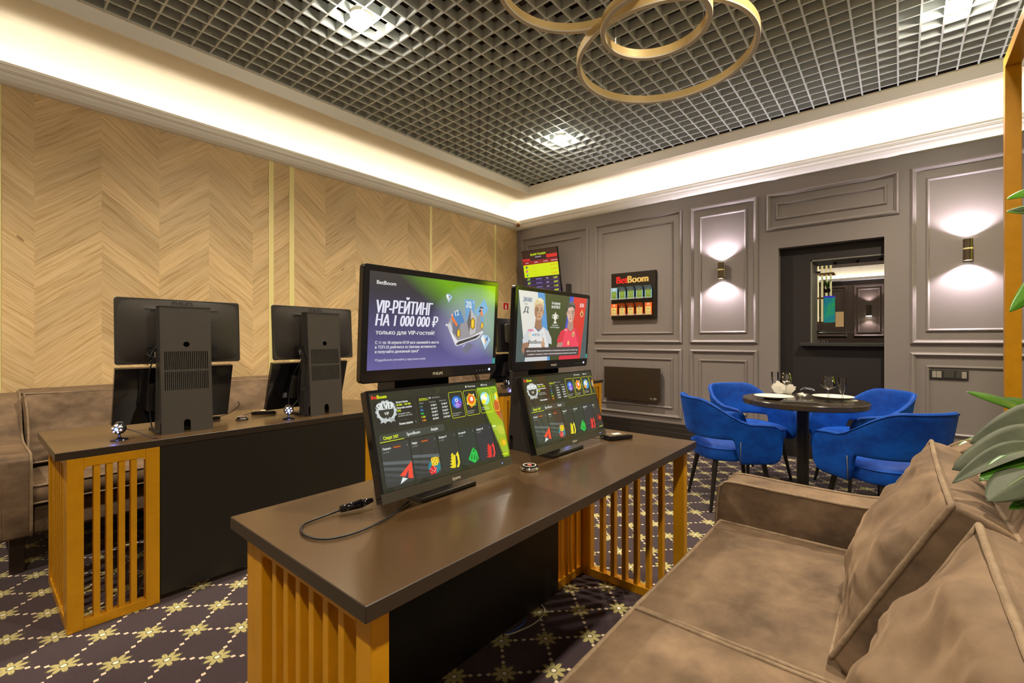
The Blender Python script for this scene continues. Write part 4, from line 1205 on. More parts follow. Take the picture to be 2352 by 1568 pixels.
def make_sofa(label, loc, rz, L=1.96, seat_w=None, seed=1, AW=.16):
    t = thing('sofa', label, 'sofa', loc, rz, None)
    hy = L/2; inn = hy-AW
    # body
    b = MB(); b.box(.03, .955, -inn-.01, inn+.01, .19, .345)
    b.build('base', M['sofa'], t, bevel=.02, seg=3, auto=60)
    # back
    b = MB(); b.prism([(.02, .2), (.34, .2), (.275, .62), (.22, .855), (.175, .885), (.05, .885), (.015, .86)], -inn-.012, inn+.012, 'y')
    o = b.build('backrest', M['sofa'], t, bevel=.018, seg=3, auto=60)
    MB().tube([(.205, -inn, .872), (.205, inn, .872)], .006, 8).build('piping', M['piping'], o, smooth=True)
    MB().tube([(.04, -inn, .884), (.04, inn, .884)], .006, 8).build('piping', M['piping'], o, smooth=True)
    P = arm_profile()
    Ps = [(v.x, v.y) for v in bez([(a, c, 0) for a, c in P[:12]], 5)]+P[12:]
    for s in (-1, 1):
        b = MB()
        y0, y1 = (inn, hy) if s > 0 else (-hy, -inn)
        b.prism(Ps, y0, y1, 'y')
        o = b.build('armrest', M['sofa'], t, bevel=.012, seg=3, auto=50)
        for y in (y0+.004, y1-.004):
            path = [(x, y, z) for x, z in Ps[:-2]]
            MB().tube([Vector(p)+Vector((0, 0, .001)) for p in path], .0058, 8).build('piping', M['piping'], o, smooth=True)
    for sx in (.88, .06):
        for s in (-1, 1):
            MB().prism([(sx-.03, s*(inn+.05)-.028), (sx+.03, s*(inn+.05)-.028), (sx+.03, s*(inn+.05)+.028), (sx-.03, s*(inn+.05)+.028)], 0, .2).build('leg', M['darkwood'], t, bevel=.003)
    n = 2; w = 2*inn/n
    for k in range(n):
        cy = -inn+w*(k+.5)
        # seat cushion lies flat: thickness axis up
        Mx = Matrix.Translation((.22, cy, .405)) @ Matrix.Rotation(-PI/2, 4, 'Y') @ Matrix.Scale(-1, 4, (0, 0, 1))
        make_cushion(t, 'seat_cushion', w-.006, .755, .125, Mx, seed+k, wr=.006, puff=.30, pinch=.012, nu=44, nv=44)
        lean = R(-27)
        Mx = Matrix.Translation((.472-(.028 if cy > 0 else 0), cy+(.034 if cy > 0 else -.018), .462)) @ Matrix.Rotation(lean, 4, 'Y')
        # bottom front edge at local x=+.07
        make_cushion(t, 'back_cushion', w-.055, .44, .17, Mx, seed+10+k, wr=.020, puff=.40, pinch=.028, nu=52, nv=44)
    return t
make_sofa('taupe velvet sofa in the right foreground seen along its cushions', (.40, 1.225, 0), PI, seed=3)
make_sofa('taupe velvet sofa against the oak wall behind the back-turned terminals', (-4.40, 1.045, 0), 0, seed=21, L=1.88, AW=.12)
make_sofa('taupe velvet sofa in the room corner, only a sliver seen between lit screens', (-4.40, 4.1, 0), 0, seed=41, L=1.88, AW=.12)

# ------------------------------------------------------------------ blue chairs
def chair_shell():
    # stations around the seat from right arm front over the back to left arm front
    NS = 64; prof = []
    th = .034
    vs = []; fs = []; ring_n = 12
    for i in range(NS+1):
        f = -1+2*i/NS                     # -1..1
        # plan path: straight arms then half round back (front is +X)
        Lh = 1.0
        a = abs(f)
        # arclength style mapping
        if a > .52:
            k = (a-.52)/.48; x = -.02+.27*k; y = .258+.010*math.sin(k*PI*.5)-.018*k
            nx, ny = 0.06, 1.
        else:
            th_ = a/.52*PI/2
            e = .82
            x = -.02-.235*math.cos(th_)**e; y = .258*math.sin(th_)**e
            nx, ny = -math.cos(th_)**.9, math.sin(th_)**.9
        sgn = 1 if f >= 0 else -1
        y *= sgn; ny *= sgn
        nl = math.hypot(nx, ny); nx /= nl; ny /= nl
        # heights
        def sm(t): t = max(0, min(1, t)); return t*t*(3-2*t)
        ztop = .805-.035*(a/.3)**2*.5 if a < .3 else None
        ztop = .80-.165*sm((a-.16)/.44)-.012*sm((a-.6)/.4)
        zbot = .345 if a > .50 else .515
        if .47 < a <= .50: zbot = .345+(.515-.345)*((.50-a)/.03)
        # round the arm's front edge
        if a > .86:
            q = (a-.86)/.14; r_ = 1-math.sqrt(max(0, 1-q*q))
            ztop -= .12*r_; zbot += .07*r_
        lean = .17
        # cross-section loop (outside then inside)
        sec = []
        zs = [0, .02, .25, .5, .75, .96, 1.]
        for q in zs: sec.append((0, q))
        for q in zs[::-1]: sec.append((1, q))
        for side, q in sec:
            z = zbot+(ztop-zbot)*q
            out = (z-.40)*lean*(.55+.45*max(0, -nx) if nx < 0 else .55)
            taper = 1. if .01 < q < .98 else .35
            w = (0.5 if side == 0 else -.5)*th*taper
            vs.append((x+nx*(out+w), y+ny*(out+w), z))
    m = 14
    for i in range(NS):
        for k in range(m):
            k2 = (k+1) % m
            fs.append((i*m+k, i*m+k2, (i+1)*m+k2, (i+1)*m+k))
    fs.append(tuple(range(m))); fs.append(tuple(NS*m+k for k in range(m))[::-1])
    seam = []
    for i in range(NS+1):
        v = vs[i*m+5]; seam.append(Vector(v)+Vector((0, 0, .0)))
    return vs, fs, seam
def make_chair():
    t = thing('armchair', '', 'chair')
    vs, fs, seam = chair_shell()
    o = MB().add(vs, fs).build('backrest', M['blue'], t, smooth=True, subsurf=1)
    MB().tube(seam, .0032, 6).build('piping', M['blue'], o, smooth=True)
    # zip strips at the cut-out
    b = MB()
    for s in (-1, 1):
        i = 16 if s < 0 else 48
        p = vs[(16 if s < 0 else 48)*14+1]
        b.tube([(p[0]+.004, p[1]+s*.008, .352), (p[0]+.002, p[1]+s*.012, .43), (p[0]-.0, p[1]+s*.018, .505)], .003, 6)
    b.build('zip', mat('zip_grey', rgb(96, 96, 98), .4), o, smooth=True)
    # seat cushion: rounded D shape
    def D(w, f, bk, n=40):
        p = []
        for k in range(n):
            a = 2*PI*k/n; c, s_ = math.cos(a), math.sin(a)
            e = .62
            x = (f if c > 0 else bk)*abs(c)**e*(1 if c > 0 else -1); y = w*abs(s_)**e*(1 if s_ > 0 else -1)
            p.append((x, y))
        return p
    b = MB(); n = 40; vs2 = []; fs2 = []
    lay = [(.88, .350), (.97, .356), (1., .375), (1., .43), (.985, .445), (.95, .458), (.82, .472), (.55, .478), (.25, .48)]
    for sc_, z in lay:
        for x, y in D(.236, .25, .245, n): vs2.append((x*sc_, y*sc_, z))
    for j in range(len(lay)-1):
        for k in range(n):
            k2 = (k+1) % n; fs2.append((j*n+k, j*n+k2, (j+1)*n+k2, (j+1)*n+k))
    fs2.append(tuple(range(n))[::-1]); fs2.append(tuple((len(lay)-1)*n+k for k in range(n)))
    o = b.add(vs2, fs2).build('seat', M['blue'], t, smooth=True, subsurf=1)
    MB().tube([(x*1.002, y*1.002, .442) for x, y in D(.236, .25, .245, n)], .0032, 6, closed=True).build('piping', M['blue'], o, smooth=True)
    for sx in (-1, 1):
        for sy in (-1, 1):
            MB().tube([(sx*.165, sy*.165, .355), (sx*.222, sy*.222, .0)], [.0185, .0105], 16).build('leg', M['leather'], t, smooth=False, auto=40)
    return t
ch0 = make_chair()
CH = [(-.975, 3.68, R(38), 'blue velvet armchair with its back to the foreground desk, left of the round table'),
      (-1.02, 4.52, R(-36), 'blue velvet armchair behind the round table on its left, nearest the wall heater'),
      (-.25, 4.68, R(-143), 'blue velvet armchair behind the round table on its right, below the serving hatch'),
      (-.085, 3.70, R(138), 'blue velvet armchair right of the round table, partly hidden by the near sofa')]
for k, (x, y, a, lb) in enumerate(CH):
    if k == 0:
        ch0.location = (x, y, 0); ch0.rotation_euler = (0, 0, a); ch0['label'] = lb; ch0['group'] = 'blue armchairs around the round table'
    else: dup(ch0, (x, y, 0), a, lb, 'blue armchairs around the round table')

# ------------------------------------------------------------------ round table and what is on it
TC = (-.56, 4.085); TZ = .76
t = thing('dining_table', 'round dark speckled stone table on a black column among four blue chairs', 'table', (TC[0], TC[1], 0))
MB().lathe([(0, TZ-.042), (.40, TZ-.042), (.41, TZ-.036), (.41, TZ-.005), (.405, TZ), (0, TZ)], 96).build('table_top', M['granite'], t, auto=40)
MB().lathe([(0, .03), (.04, .03), (.04, TZ-.05), (.0, TZ-.05)], 32).build('column', M['leather'], t, auto=40)
MB().lathe([(0, 0), (.22, 0), (.22, .012), (.2, .018), (.05, .026), (.045, .05), (0, .05)], 48).build('base', M['leather'], t, auto=40)
MB().lathe([(0, TZ-.055), (.16, TZ-.055), (.16, TZ-.042), (0, TZ-.042)], 32).build('top_plate', M['leather'], t, auto=40)
def onT(px_, py_, z=TZ):
    F = 1058.; A = math.atan2(890, 1058); s_, c_ = math.sin(A), math.cos(A)
    a = (px_-1176.)/F; b_ = -(py_-780.)/F; tt = (z-1.209)/b_
    return ((a*c_-s_)*tt, (a*s_+c_)*tt)
plate_prof = [(0, .004), (.05, .004), (.052, .001), (.062, .001), (.07, .006), (.105, .016), (.132, .022), (.134, .0235), (.131, .025), (.10, .0195), (.068, .0095), (0, .0085)]
PL = [((-.735, 3.975), 'white dinner plate at the left place of the round table'), ((-.385, 4.235), 'white dinner plate at the right place of the round table')]
for (p, lb) in PL:
    o = MB().lathe(plate_prof, 64).build('plate', M['porcelain'], None, auto=60); o.location = (p[0], p[1], TZ); tag(o, lb, 'plate', 'dinner plates')
wine = [(0, 0), (.034, 0), (.036, .0015), (.02, .004), (.006, .010), (.0045, .03), (.0045, .082), (.006, .09), (.018, .098), (.040, .110), (.0485, .122), (.0475, .132), (.036, .172), (.0335, .186)]
flute = [(0, 0), (.03, 0), (.032, .0015), (.018, .004), (.006, .009), (.0045, .02), (.0045, .048), (.008, .056), (.018, .078), (.026, .11), (.0285, .15), (.0282, .176)]
GL = [('wine_glass', wine, (1903, 923), 'wide wine glass at the right place of the round table', 'wine glasses'), ('champagne_flute', flute, (1935, 923), 'slim glass at the right place of the round table', 'slim glasses'),
      ('wine_glass', wine, (1806, 911), 'wide wine glass behind the paper napkins', 'wine glasses'), ('champagne_flute', flute, (1780, 901.5), 'slim glass behind the left plate beside the napkins', 'slim glasses')]
for nm, pr, p, lb, gr in GL:
    x, y = onT(*p)
    o = MB().lathe(pr, 40).build(nm, M['glass'], None, smooth=True); o.location = (x, y, TZ); tag(o, lb, 'glass', gr)
# napkins fanned in a holder
x, y = onT(1797, 904)
t = thing('napkin_holder', 'stack of white paper napkins fanned in a holder on the round table', 'napkins', (x, y, TZ), R(20))
b = MB(); b.box(-.045, .045, -.02, .02, 0, .004); b.build('holder', M['chrome'], t, bevel=.001)
rng = random.Random(5)
b = MB()
for k in range(17):
    a = -1.15+k*.145; yy = -.017+k*.0021; h = .098+rng.random()*.012
    Mx = Matrix.Translation((.006, yy, .012)) @ Matrix.Rotation(a+rng.uniform(-.05, .05), 4, 'Y')
    b.prism([(-.022, -.004 if abs(a) < .7 else .006), (.022, -.004 if abs(a) < .7 else .006), (.034, h*.5), (.004, h), (-.03, h*.55)], -.0009, .0009, 'y', Mx)
b.build('napkins', M['napkin'], t)
# sugar bowl
x, y = onT(1843, 914)
t = thing('sugar_bowl', 'small glass bowl filled with sugar cubes on the round table', 'bowl', (x, y, TZ))
MB().lathe([(0, 0), (.018, 0), (.02, .003), (.02, .006), (.032, .02), (.040, .034)], 32).build('bowl', M['glass'], t, smooth=True)
b = MB(); rng = random.Random(3)
for k in range(16):
    a = rng.random()*6.28; r_ = rng.random()*.021; z = .020+rng.random()*.016
    Mx = Matrix.Translation((r_*math.cos(a), r_*math.sin(a), z)) @ Euler((rng.random(), rng.random(), rng.random()*3)).to_matrix().to_4x4()
    b.box(-.007, .007, -.005, .005, -.005, .005, Mx)
tag(b.build('sugar_cubes', M['sugar'], t), None, None, None, 'stuff')
x, y = onT(1858, 922)
o = MB().tube([(x-.03, y-.01, TZ+.003), (x+.0, y-.0, TZ+.006), (x+.02, y+.012, TZ+.012)], [.002, .003, .006], 8).build('teaspoon', M['chrome'], None, smooth=True); tag(o, 'small steel spoon lying beside the sugar bowl', 'spoon')
x, y = onT(1850, 897)
b = MB(); b.tube(bez([(x-.04, y, TZ+.004), (x-.01, y+.02, TZ+.025), (x+.05, y+.01, TZ+.02), (x+.07, y, TZ+.004)], 6), .003, 8)
b.tube(bez([(x-.04, y-.01, TZ+.004), (x-.0, y+.0, TZ+.018), (x+.05, y-.01, TZ+.012), (x+.07, y-.01, TZ+.004)], 6), .003, 8)
o = b.build('sugar_tongs', M['chrome'], None, smooth=True); tag(o, 'steel tongs lying behind the sugar bowl', 'tongs')
x, y = onT(1836, 925)
b = MB()
for k, (dz, w, l) in enumerate(((0, .055, .115), (.004, .052, .11), (.008, .05, .10))):
    vs = []; fs = []
    for j in range(7):
        for i in range(9):
            u = -1+2*i/8; v = -1+2*j/6
            vs.append((u*l, v*w*(1-.1*u), dz+.003+.0035*math.sin(u*4+k)*(1-v*v)))
    for j in range(6):
        for i in range(8): a = j*9+i; fs.append((a, a+1, a+10, a+9))
    b.add(vs, fs)
o = b.build('folded_cloth', M['cloth'], None, smooth=True); o.location = (x, y, TZ); o.rotation_euler = (0, 0, R(16)); sm_ = o.modifiers.new('t', 'SOLIDIFY'); sm_.thickness = .003
tag(o, 'dark folded cloth napkin at the near edge of the round table', 'cloth')
x, y = onT(1947, 920)
b = MB(); b.lathe([(0, 0), (.095, 0), (.1, .001), (.1, .0025), (0, .0025)], 40, sx=1.2, sy=.9)
o = b.build('doily', mat('doily_grey', rgb(170, 164, 150), .7, bump=(300, 1., .004)), None); o.location = (x-.06, y+.03, TZ); tag(o, 'pale woven place mat under the right plate', 'place mat')
# ------------------------------------------------------------------ things on the walls
def wall_art(A, name, parent, x0, z0, y):
    # plane facing -Y: u -> +X, v -> +Z, d -> -Y
    Mx = Matrix(((1, 0, 0, x0), (0, 0, -1, y), (0, 1, 0, z0), (0, 0, 0, 1)))
    return A.build(name, parent, Mx)
# voucher board
bx0, bx1, bz0, bz1 = -2.851, -2.262, 1.470, 2.058
t = thing('voucher_board', 'black wall board with red and gold lettering above two rows of vouchers', 'board', (0, 0, 0))
MB().box(bx0, bx1, YB-.045, YB-.004, bz0, bz1).build('backing', mat('board_black', rgb(34, 28, 22), .28), t, bevel=.002)
w = bx1-bx0; h = bz1-bz0
A = Art(w, h, gloss=.4, es=0)
A.text(.115, .775, 'Bet', .215, (214, 14, 14), .045, sx=.92); A.text(.375, .775, 'Boom', .215, (212, 180, 100), .045, sx=.92)
wall_art(A, 'lettering', t, bx0, bz0, YB-.0455)
b = MB()
for zz in (.075, .425): b.box(bx0+.004, bx1-.03, YB-.085, YB-.045, bz0+zz*h-.004, bz0+zz*h); b.box(bx0+.004, bx1-.03, YB-.087, YB-.085, bz0+zz*h-.004, bz0+zz*h+.02)
b.build('rack_shelf', mat('clear_acrylic', (1, 1, 1), .05, trans=.9, ior=1.3), t)
vals = ['250', '500', '500', '1000', '3000', '250', '1000', '1000', '1000', '3000']
nth = ['first', 'second', 'third', 'fourth', 'fifth']
for r in range(2):
    for k in range(5):
        cx = bx0+w*(.085+k*.195); zb = bz0+h*(.43 if r == 0 else .08)
        col = (78, 150, 214) if r == 0 else (232, 84, 24); lite = (148, 196, 232) if r == 0 else (240, 110, 40)
        pic = (112, 150, 48) if r == 0 else (212, 196, 120)
        lb = '%s %s voucher stack from the left in the %s row' % (nth[k], ('blue' if r == 0 else 'orange'), ('upper' if r == 0 else 'lower'))
        t2 = thing('voucher_stack', lb, 'vouchers', (cx, YB-.052, zb), 0, ('blue' if r == 0 else 'orange')+' voucher stacks')
        hh = .148; ww = .088; bent = 0 if k == 0 or (r == 1 and k == 4) else 1
        # leaf stack: flat lower part, upper part tipping forward on most
        def sec(off):
            p = [(0-off, 0), (-.004-off, .05), (-.002-off, .1)]
            p += [(-.002-off, hh)] if not bent else [(-.022-off, .132), (-.052-off, .15)]
            return p
        S0 = sec(.0); S1 = sec(.014)
        b = MB(); pts = S0+S1[::-1]
        b.prism([(y_, z_) for y_, z_ in pts], -ww/2, ww/2, 'x')
        b.build('leaves', mat('voucher_edge_%d%d' % (r, k), rgb(*col), .5), t2)
        # printed front following the section
        def strip(u0, u1, pts_, c, e):
            b = MB(); vs = []
            for y_, z_ in pts_: vs += [(u0, y_-e, z_), (u1, y_-e, z_)]
            b.add(vs, [(2*i, 2*i+1, 2*i+3, 2*i+2) for i in range(len(pts_)-1)])
            return b
        P1 = S1
        fm = D.materials.get('voucher_front_%d' % r) or mat('voucher_front_%d' % r, rgb(*lite), .45)
        pm = D.materials.get('voucher_picture_%d' % r) or mat('voucher_picture_%d' % r, rgb(*pic), .45)
        strip(-ww/2+.001, ww/2-.001, P1, None, .0006).build('front_sheet', fm, t2, fixn=False)
        strip(-ww/2+.009, ww/2-.009, [(P1[0][0], .004), P1[1], P1[2]], None, .0012).build('picture', pm, t2, fixn=False)
        b = MB(); b.box(-ww/2+.009, ww/2-.009, P1[1][0]-.0018, P1[1][0]-.0012, .044, .046); b.box(-.001, .001, P1[0][0]-.0022, P1[0][0]-.0014, .006, .044)
        b.build('white_line', M['signwhite'], t2)
        A = Art(ww, .03, es=0); s_ = vals[r*5+k]
        A.text(.5, .15, s_, .95, (236, 232, 226), .03, sx=.62 if len(s_) > 3 else .72, align='CENTER')
        y0_, z0_ = (P1[2][0], P1[2][1]); y1_, z1_ = P1[-1] if not bent else P1[-2]
        if not bent: Mx = Matrix(((1, 0, 0, -ww/2), (0, 0, -1, P1[2][0]-.0016), (0, 1, 0, .114), (0, 0, 0, 1)))
        else:
            d = Vector((0, P1[3][0]-P1[2][0], P1[3][1]-P1[2][1])).normalized(); nn = Vector((1, 0, 0)).cross(d)
            Mx = Matrix(((1, 0, 0, -ww/2), (0, d.y, nn.y, P1[2][0]+nn.y*.002), (0, d.z, nn.z, P1[2][1]+nn.z*.002), (0, 0, 0, 1)))
        A.build('value_lettering', t2, Mx)
        A = Art(ww, .012, es=0); A.text(.5, .1, 'BetBoom', .9, (236, 232, 220) if r == 0 else (70, 60, 40), .02, sx=.8, align='CENTER')
        A.build('maker_lettering', t2, Matrix(((1, 0, 0, -ww/2), (0, 0, -1, P1[1][0]-.0024), (0, 1, 0, .066), (0, 0, 0, 1))))

# wall display with the list of winners (tilted forward)
w, h = .60, 1.07
t = thing('wall_display', 'portrait screen with yellow and purple winnings list, high in the room corner', 'screen', (-3.85, YB-.045, 1.42))
Tm = Matrix.Rotation(R(11), 4, 'X')
MB().box(-w/2-.008, w/2+.008, -.03, 0, -.01, h+.01, Tm).build('display_body', M['black_plastic'], t, bevel=.003)
A = Art(w, h, gloss=.15); art_winners(A)
A.build('screen', t, Tm @ Matrix(((1, 0, 0, -w/2), (0, 0, -1, -.031), (0, 1, 0, 0), (0, 0, 0, 1))))
b = MB(); b.box(-.15, .15, -.02, .035, .3, .6, Tm); b.build('wall_mount', M['matt_plastic'], t, bevel=.003)
MB().box(w/2+.03, w/2+.07, -.05, .035, .42, .56).build('cable_box', M['matt_plastic'], t, bevel=.003)

# fire extinguisher sign
t = thing('fire_sign', 'small red fire extinguisher sign on the oak wall near the corner', 'sign', (XL, 5.17, 1.705))
MB().box(0, .003, -.066, .066, -.058, .058).build('plate', M['signwhite'], t)
MB().box(.003, .0036, -.058, .058, -.050, .050).build('red_field', M['red'], t)
b = MB()
b.prism(rrect(.03, .055, .008, 4, 0, -.012), .0036, .0042, 'x'); b.box(.0036, .0042, -.006, .006, .012, .028); b.box(.0036, .0042, -.018, .006, .026, .032)
b.build('symbol', M['signwhite'], t)
# panel heater
t = thing('wall_heater', 'flat dark brown panel heater low on the back wall', 'heater', (-2.562, YB, .46))
MB().box(-.372, .372, -.085, -.058, 0, .405).build('panel', mat('heater_brown', rgb(52, 42, 32), .35), t, bevel=.003)
b = MB(); b.box(-.33, .36, -.058, -.03, .02, .385); b.box(-.28, -.24, -.058, 0, .1, .3); b.box(.24, .28, -.058, 0, .1, .3); b.build('bracket', M['black_side'], t)
A = Art(.1, .03, es=0); A.text(.0, .2, 'Теп', .7, (196, 190, 176), .01, sx=.9); A.ell(.62, .45, .13, .42, (196, 190, 176), 20); A.ell(.62, .45, .09, .3, (52, 42, 32), 20); A.rect(.66, .35, .9, .5, (196, 190, 176))
A.build('maker_lettering', t, Matrix(((1, 0, 0, .245), (0, 0, -1, -.0856), (0, 1, 0, .022), (0, 0, 0, 1))))
# socket strip
t = thing('socket_strip', 'horizontal dark strip of switches and sockets on the back wall by the gold post', 'switch', (.322, YB, .91))
MB().box(-.122, .122, -.012, 0, -.042, .042).build('surround', M['black_side'], t, bevel=.004)
for k, (x0, x1, c) in enumerate(((-.105, -.078, 1), (-.076, -.045, 1), (-.030, .032, 0), (.047, .078, 0), (.080, .110, 1))):
    MB().box(x0, x1, -.017, -.012, -.028, .028).build('rocker', mat('rocker_light', rgb(150, 144, 134), .35) if c else M['black_metal'], t, bevel=.002)
# dome camera in the corner
t = thing('security_camera', 'small white dome camera on the cornice in the room corner', 'camera', (XL+.11, YB-.11, 2.93))
MB().sphere((0, 0, 0), .043, 24, 14).build('housing', M['cornice'], t, smooth=True)
d = Vector((.55, -.55, -.35)).normalized()
Mx = Matrix.Translation(d*.024) @ d.to_track_quat('Z', 'Y').to_matrix().to_4x4()
MB().lathe([(0, .024), (.022, .018), (.031, .004), (.032, -.004)], 24, Mx).build('lens_ball', mat('camera_lens', rgb(126, 84, 36), .2), t, smooth=True)
# sconces
for k, (x, z, lb) in enumerate(((-1.507, 1.972, 'bronze cylinder wall light on the narrow moulded panel left of the hatch'), (.436, 1.958, 'bronze cylinder wall light on the panel next to the gold post'))):
    t = thing('wall_lamp', lb, 'wall lamp', (x, YB, z), 0, 'up and down wall lights')
    b = MB(); yy = -.062
    b.lathe([(.026, -.088), (.031, -.088), (.031, .088), (.026, .088)], 36, ax=(0, yy)); b.build('tube', M['bronze'], t, auto=40)
    MB().lathe([(.0315, .002), (.0322, .002), (.0322, .014), (.0315, .014)], 36, ax=(0, yy)).build('gold_band', M['brass'], t, auto=40)
    MB().box(-.02, .02, -.012, 0, -.065, .055).build('wall_plate', M['brass'], t, bevel=.002)
    MB().box(-.008, .008, -.04, -.01, -.02, .02).build('arm', M['bronze'], t)
    b = MB()
    for zz in (-.082, .082): b.lathe([(0, zz), (.026, zz), (.026, zz+.002), (0, zz+.002)], 28, ax=(0, yy))
    b.build('glow_disc', M['sconce_glow'], t)
    for s in (-1, 1):
        L = D.lights.new('sconce_beam', 'SPOT'); L.energy = 40; L.color = (1., .88, .98); L.spot_size = R(128); L.spot_blend = .5; L.shadow_soft_size = .012
        lo = D.objects.new('sconce_beam', L); COL.objects.link(lo); lo.parent = t; lo.location = (0, yy, s*.092); lo.rotation_euler = (PI if s > 0 else 0, 0, 0)
# sconce, cove, shelf and grass built behind the hatch glass in place of reflections
t = thing('wall_lamp', 'small wall light standing in for a reflection in the hatch glass', 'wall lamp', (-.342, RY, 1.635))
MB().lathe([(0, -.08), (.03, -.08), (.03, .08), (0, .08)], 24, ax=(0, -.06)).build('tube', M['bronze'], t, auto=40)
MB().lathe([(0, -.083), (.034, -.083), (.034, -.0805), (0, -.0805)], 24, ax=(0, -.06)).build('glow_disc', M['sconce_glow'], t)
for s in (-1, 1):
    L = D.lights.new('sconce_beam', 'SPOT'); L.energy = 7; L.color = (.95, .85, 1.); L.spot_size = R(110); L.spot_blend = .6; L.shadow_soft_size = .012
    lo = D.objects.new('sconce_beam', L); COL.objects.link(lo); lo.parent = t; lo.location = (0, -.06, s*.1); lo.rotation_euler = (PI if s > 0 else 0, 0, 0)
b = MB(); b.box(-1.6, 1.6, RY-.1, RY, 2.09, 2.13); b.box(-1.6, 1.6, RY-.012, RY, 2.13, 2.30); struct(b, 'trim_reflected_cove', M['cornice'])  # white band above the tape is added to catch its light
b = MB(); b.box(-1.6, 1.6, RY-.06, RY-.05, 2.135, 2.14); struct(b, 'trim_reflected_light', mat('reflected_cove_tape', (1, 1, 1), .5, emit=(1., .84, .62), es=24.))
def at(px_, py_, Y):
    F = 1058.; A_ = math.atan2(890, 1058); s_, c_ = math.sin(A_), math.cos(A_)
    a = (px_-1176.)/F; b_ = -(py_-780.)/F; dx, dy = a*c_-s_, a*s_+c_; tt = Y/dy
    return dx*tt, 1.209+b_*tt
Yk = YB+1.5
xa, za = at(1876, 615, Yk); xb, zb = at(1891, 742, Yk)
t = thing('reflected_gold_shelf', 'glowing golden slatted shelf standing in for a reflection in the hatch glass', 'shelf', (xa, Yk, 0))
gl = mat('glowing_gold_slat', rgb(220, 190, 100), .3, metal=.3, emit=(.95, .85, .42), es=.75)  # glow put into the slats in place of light on them
b = MB()
for k in range(4): b.box(.0+k*.045, .02+k*.045, 0, .03, zb, za+.3)
b.build('slats', gl, t)
b = MB()
for zz in (za-.1, (za+zb)/2-.05, zb): b.box(-.05, .19, -.12, .1, zz, zz+.015)
b.build('shelf_board', M['gold'], t)
xa, za = at(1892, 680, Yk-.25); xb, zb = at(1918, 740, Yk-.25)
t = thing('bar_screen', 'small screen with green and blue picture seen through the hatch glass', 'screen', (xa, Yk-.25, zb))
MB().box(0, xb-xa, 0, .02, 0, za-zb).build('body', M['black_plastic'], t)
def fn(T, x, y, z): return T.ramp(T.noise(T.comb(x, y, z), 6., 4, .7), [(.35, rgb(10, 120, 190)), (.5, rgb(20, 170, 150)), (.65, rgb(60, 200, 70))])
A = Art(xb-xa, za-zb); A.rect(0, 0, 1, 1, grad_mat('bar_picture', fn, .2, .7)); A.rect(.0, .93, 1, 1., (60, 60, 200))
A.build('screen', t, Matrix(((1, 0, 0, 0), (0, 0, -1, -.001), (0, 1, 0, 0), (0, 0, 0, 1))))
Yn = Y1-.0315
xa, za = at(1919, 716, Yn); xb, zb = at(1938, 750, Yn)
o = MB().box(xa, xb, Yn, Yn+.0006, zb, za).build('paper_notice', mat('notice_paper', rgb(206, 176, 128), .7), None); tag(o, 'small paper notice stuck on the hatch glass', 'notice')
xa, za = at(1895, 668, Yk-.25)
t = thing('reflected_grass', 'tuft of bright grass behind the hatch glass standing in for a reflected plant', 'plant', (xa+.02, Yk-.25, za+.02))
b = MB(); rng = random.Random(9)
for k in range(26):
    a = rng.random()*6.28; l = .1+.05*rng.random()
    b.tube([(0, 0, 0), (.02*math.cos(a), .02*math.sin(a), l*.6), (.055*math.cos(a), .055*math.sin(a), l)], [.003, .0025, .0004], 4)
b.build('blades', M['grass'], t)
MB().lathe([(0, -.04), (.03, -.04), (.036, .0), (0, .0)], 20).build('pot', M['pot'], t)
xa, za = at(1884, 781, Y1-.12)
for k in range(3):
    o = MB().lathe([(0, 0), (.018, 0), (.02, .004), (.022, .03)], 20).build('tumbler', M['glass'], None, smooth=True)
    o.location = (xa-.04+k*.045, Y1-.12, HZ0); tag(o, ('left', 'middle', 'right')[k]+' small glass standing on the sill inside the hatch', 'glass', 'small glasses in the hatch')

# ------------------------------------------------------------------ pendant rings
def pendant(cx, cy, z, r, label):
    t = thing('ring_pendant', label, 'pendant lamp', (cx, cy, z), 0, 'gold ring pendants')
    b = MB(); b.lathe([(r-.0105, .008), (r-.0105, .042), (r+.0105, .042), (r+.0105, .008), (r-.0105, .008)], 128)
    b.build('ring', M['ringgold'], t, auto=40)
    b = MB(); b.lathe([(r-.0105, .008), (r-.0095, .001), (r-.007, .0), (r+.007, .0), (r+.0095, .001), (r+.0105, .008), (r-.0105, .008)], 128)
    b.build('diffuser', M['diffuser'], t, auto=60)
    for k in range(3):
        a = 2*PI*k/3+.8
        MB().tube([(r*math.cos(a), r*math.sin(a), .04), (r*math.cos(a), r*math.sin(a), HG+.05-z)], .0012, 5).build('wire', M['chrome'], t)
pendant(-.889, 2.213, 2.58, .412, 'largest gold ring lamp, hanging nearest the back wall')
pendant(-1.001, 1.592, 2.66, .320, 'middle-sized gold ring lamp cut by the top edge of the picture, on the left')
pendant(-.778, 1.846, 2.50, .212, 'smallest gold ring lamp between the two larger ones')

# ------------------------------------------------------------------ gold frame by the sofa
PX, PY = .442, 3.66
t = thing('gold_partition', 'tall gold metal frame with an upright post at the right edge of the picture', 'frame', (PX, PY, 0))
b = MB(); b.box(-.0, .062, -.0, .062, 0, 2.70); b.build('post', M['gold'], t, bevel=.002)
b = MB(); b.box(-.0, .062, -4.6, .062, 2.70, 2.762); b.build('top_rail', M['gold'], t, bevel=.002)
MB().box(-.0, .062, -4.6, -4.54, 0, 2.7).build('post', M['gold'], t, bevel=.002)

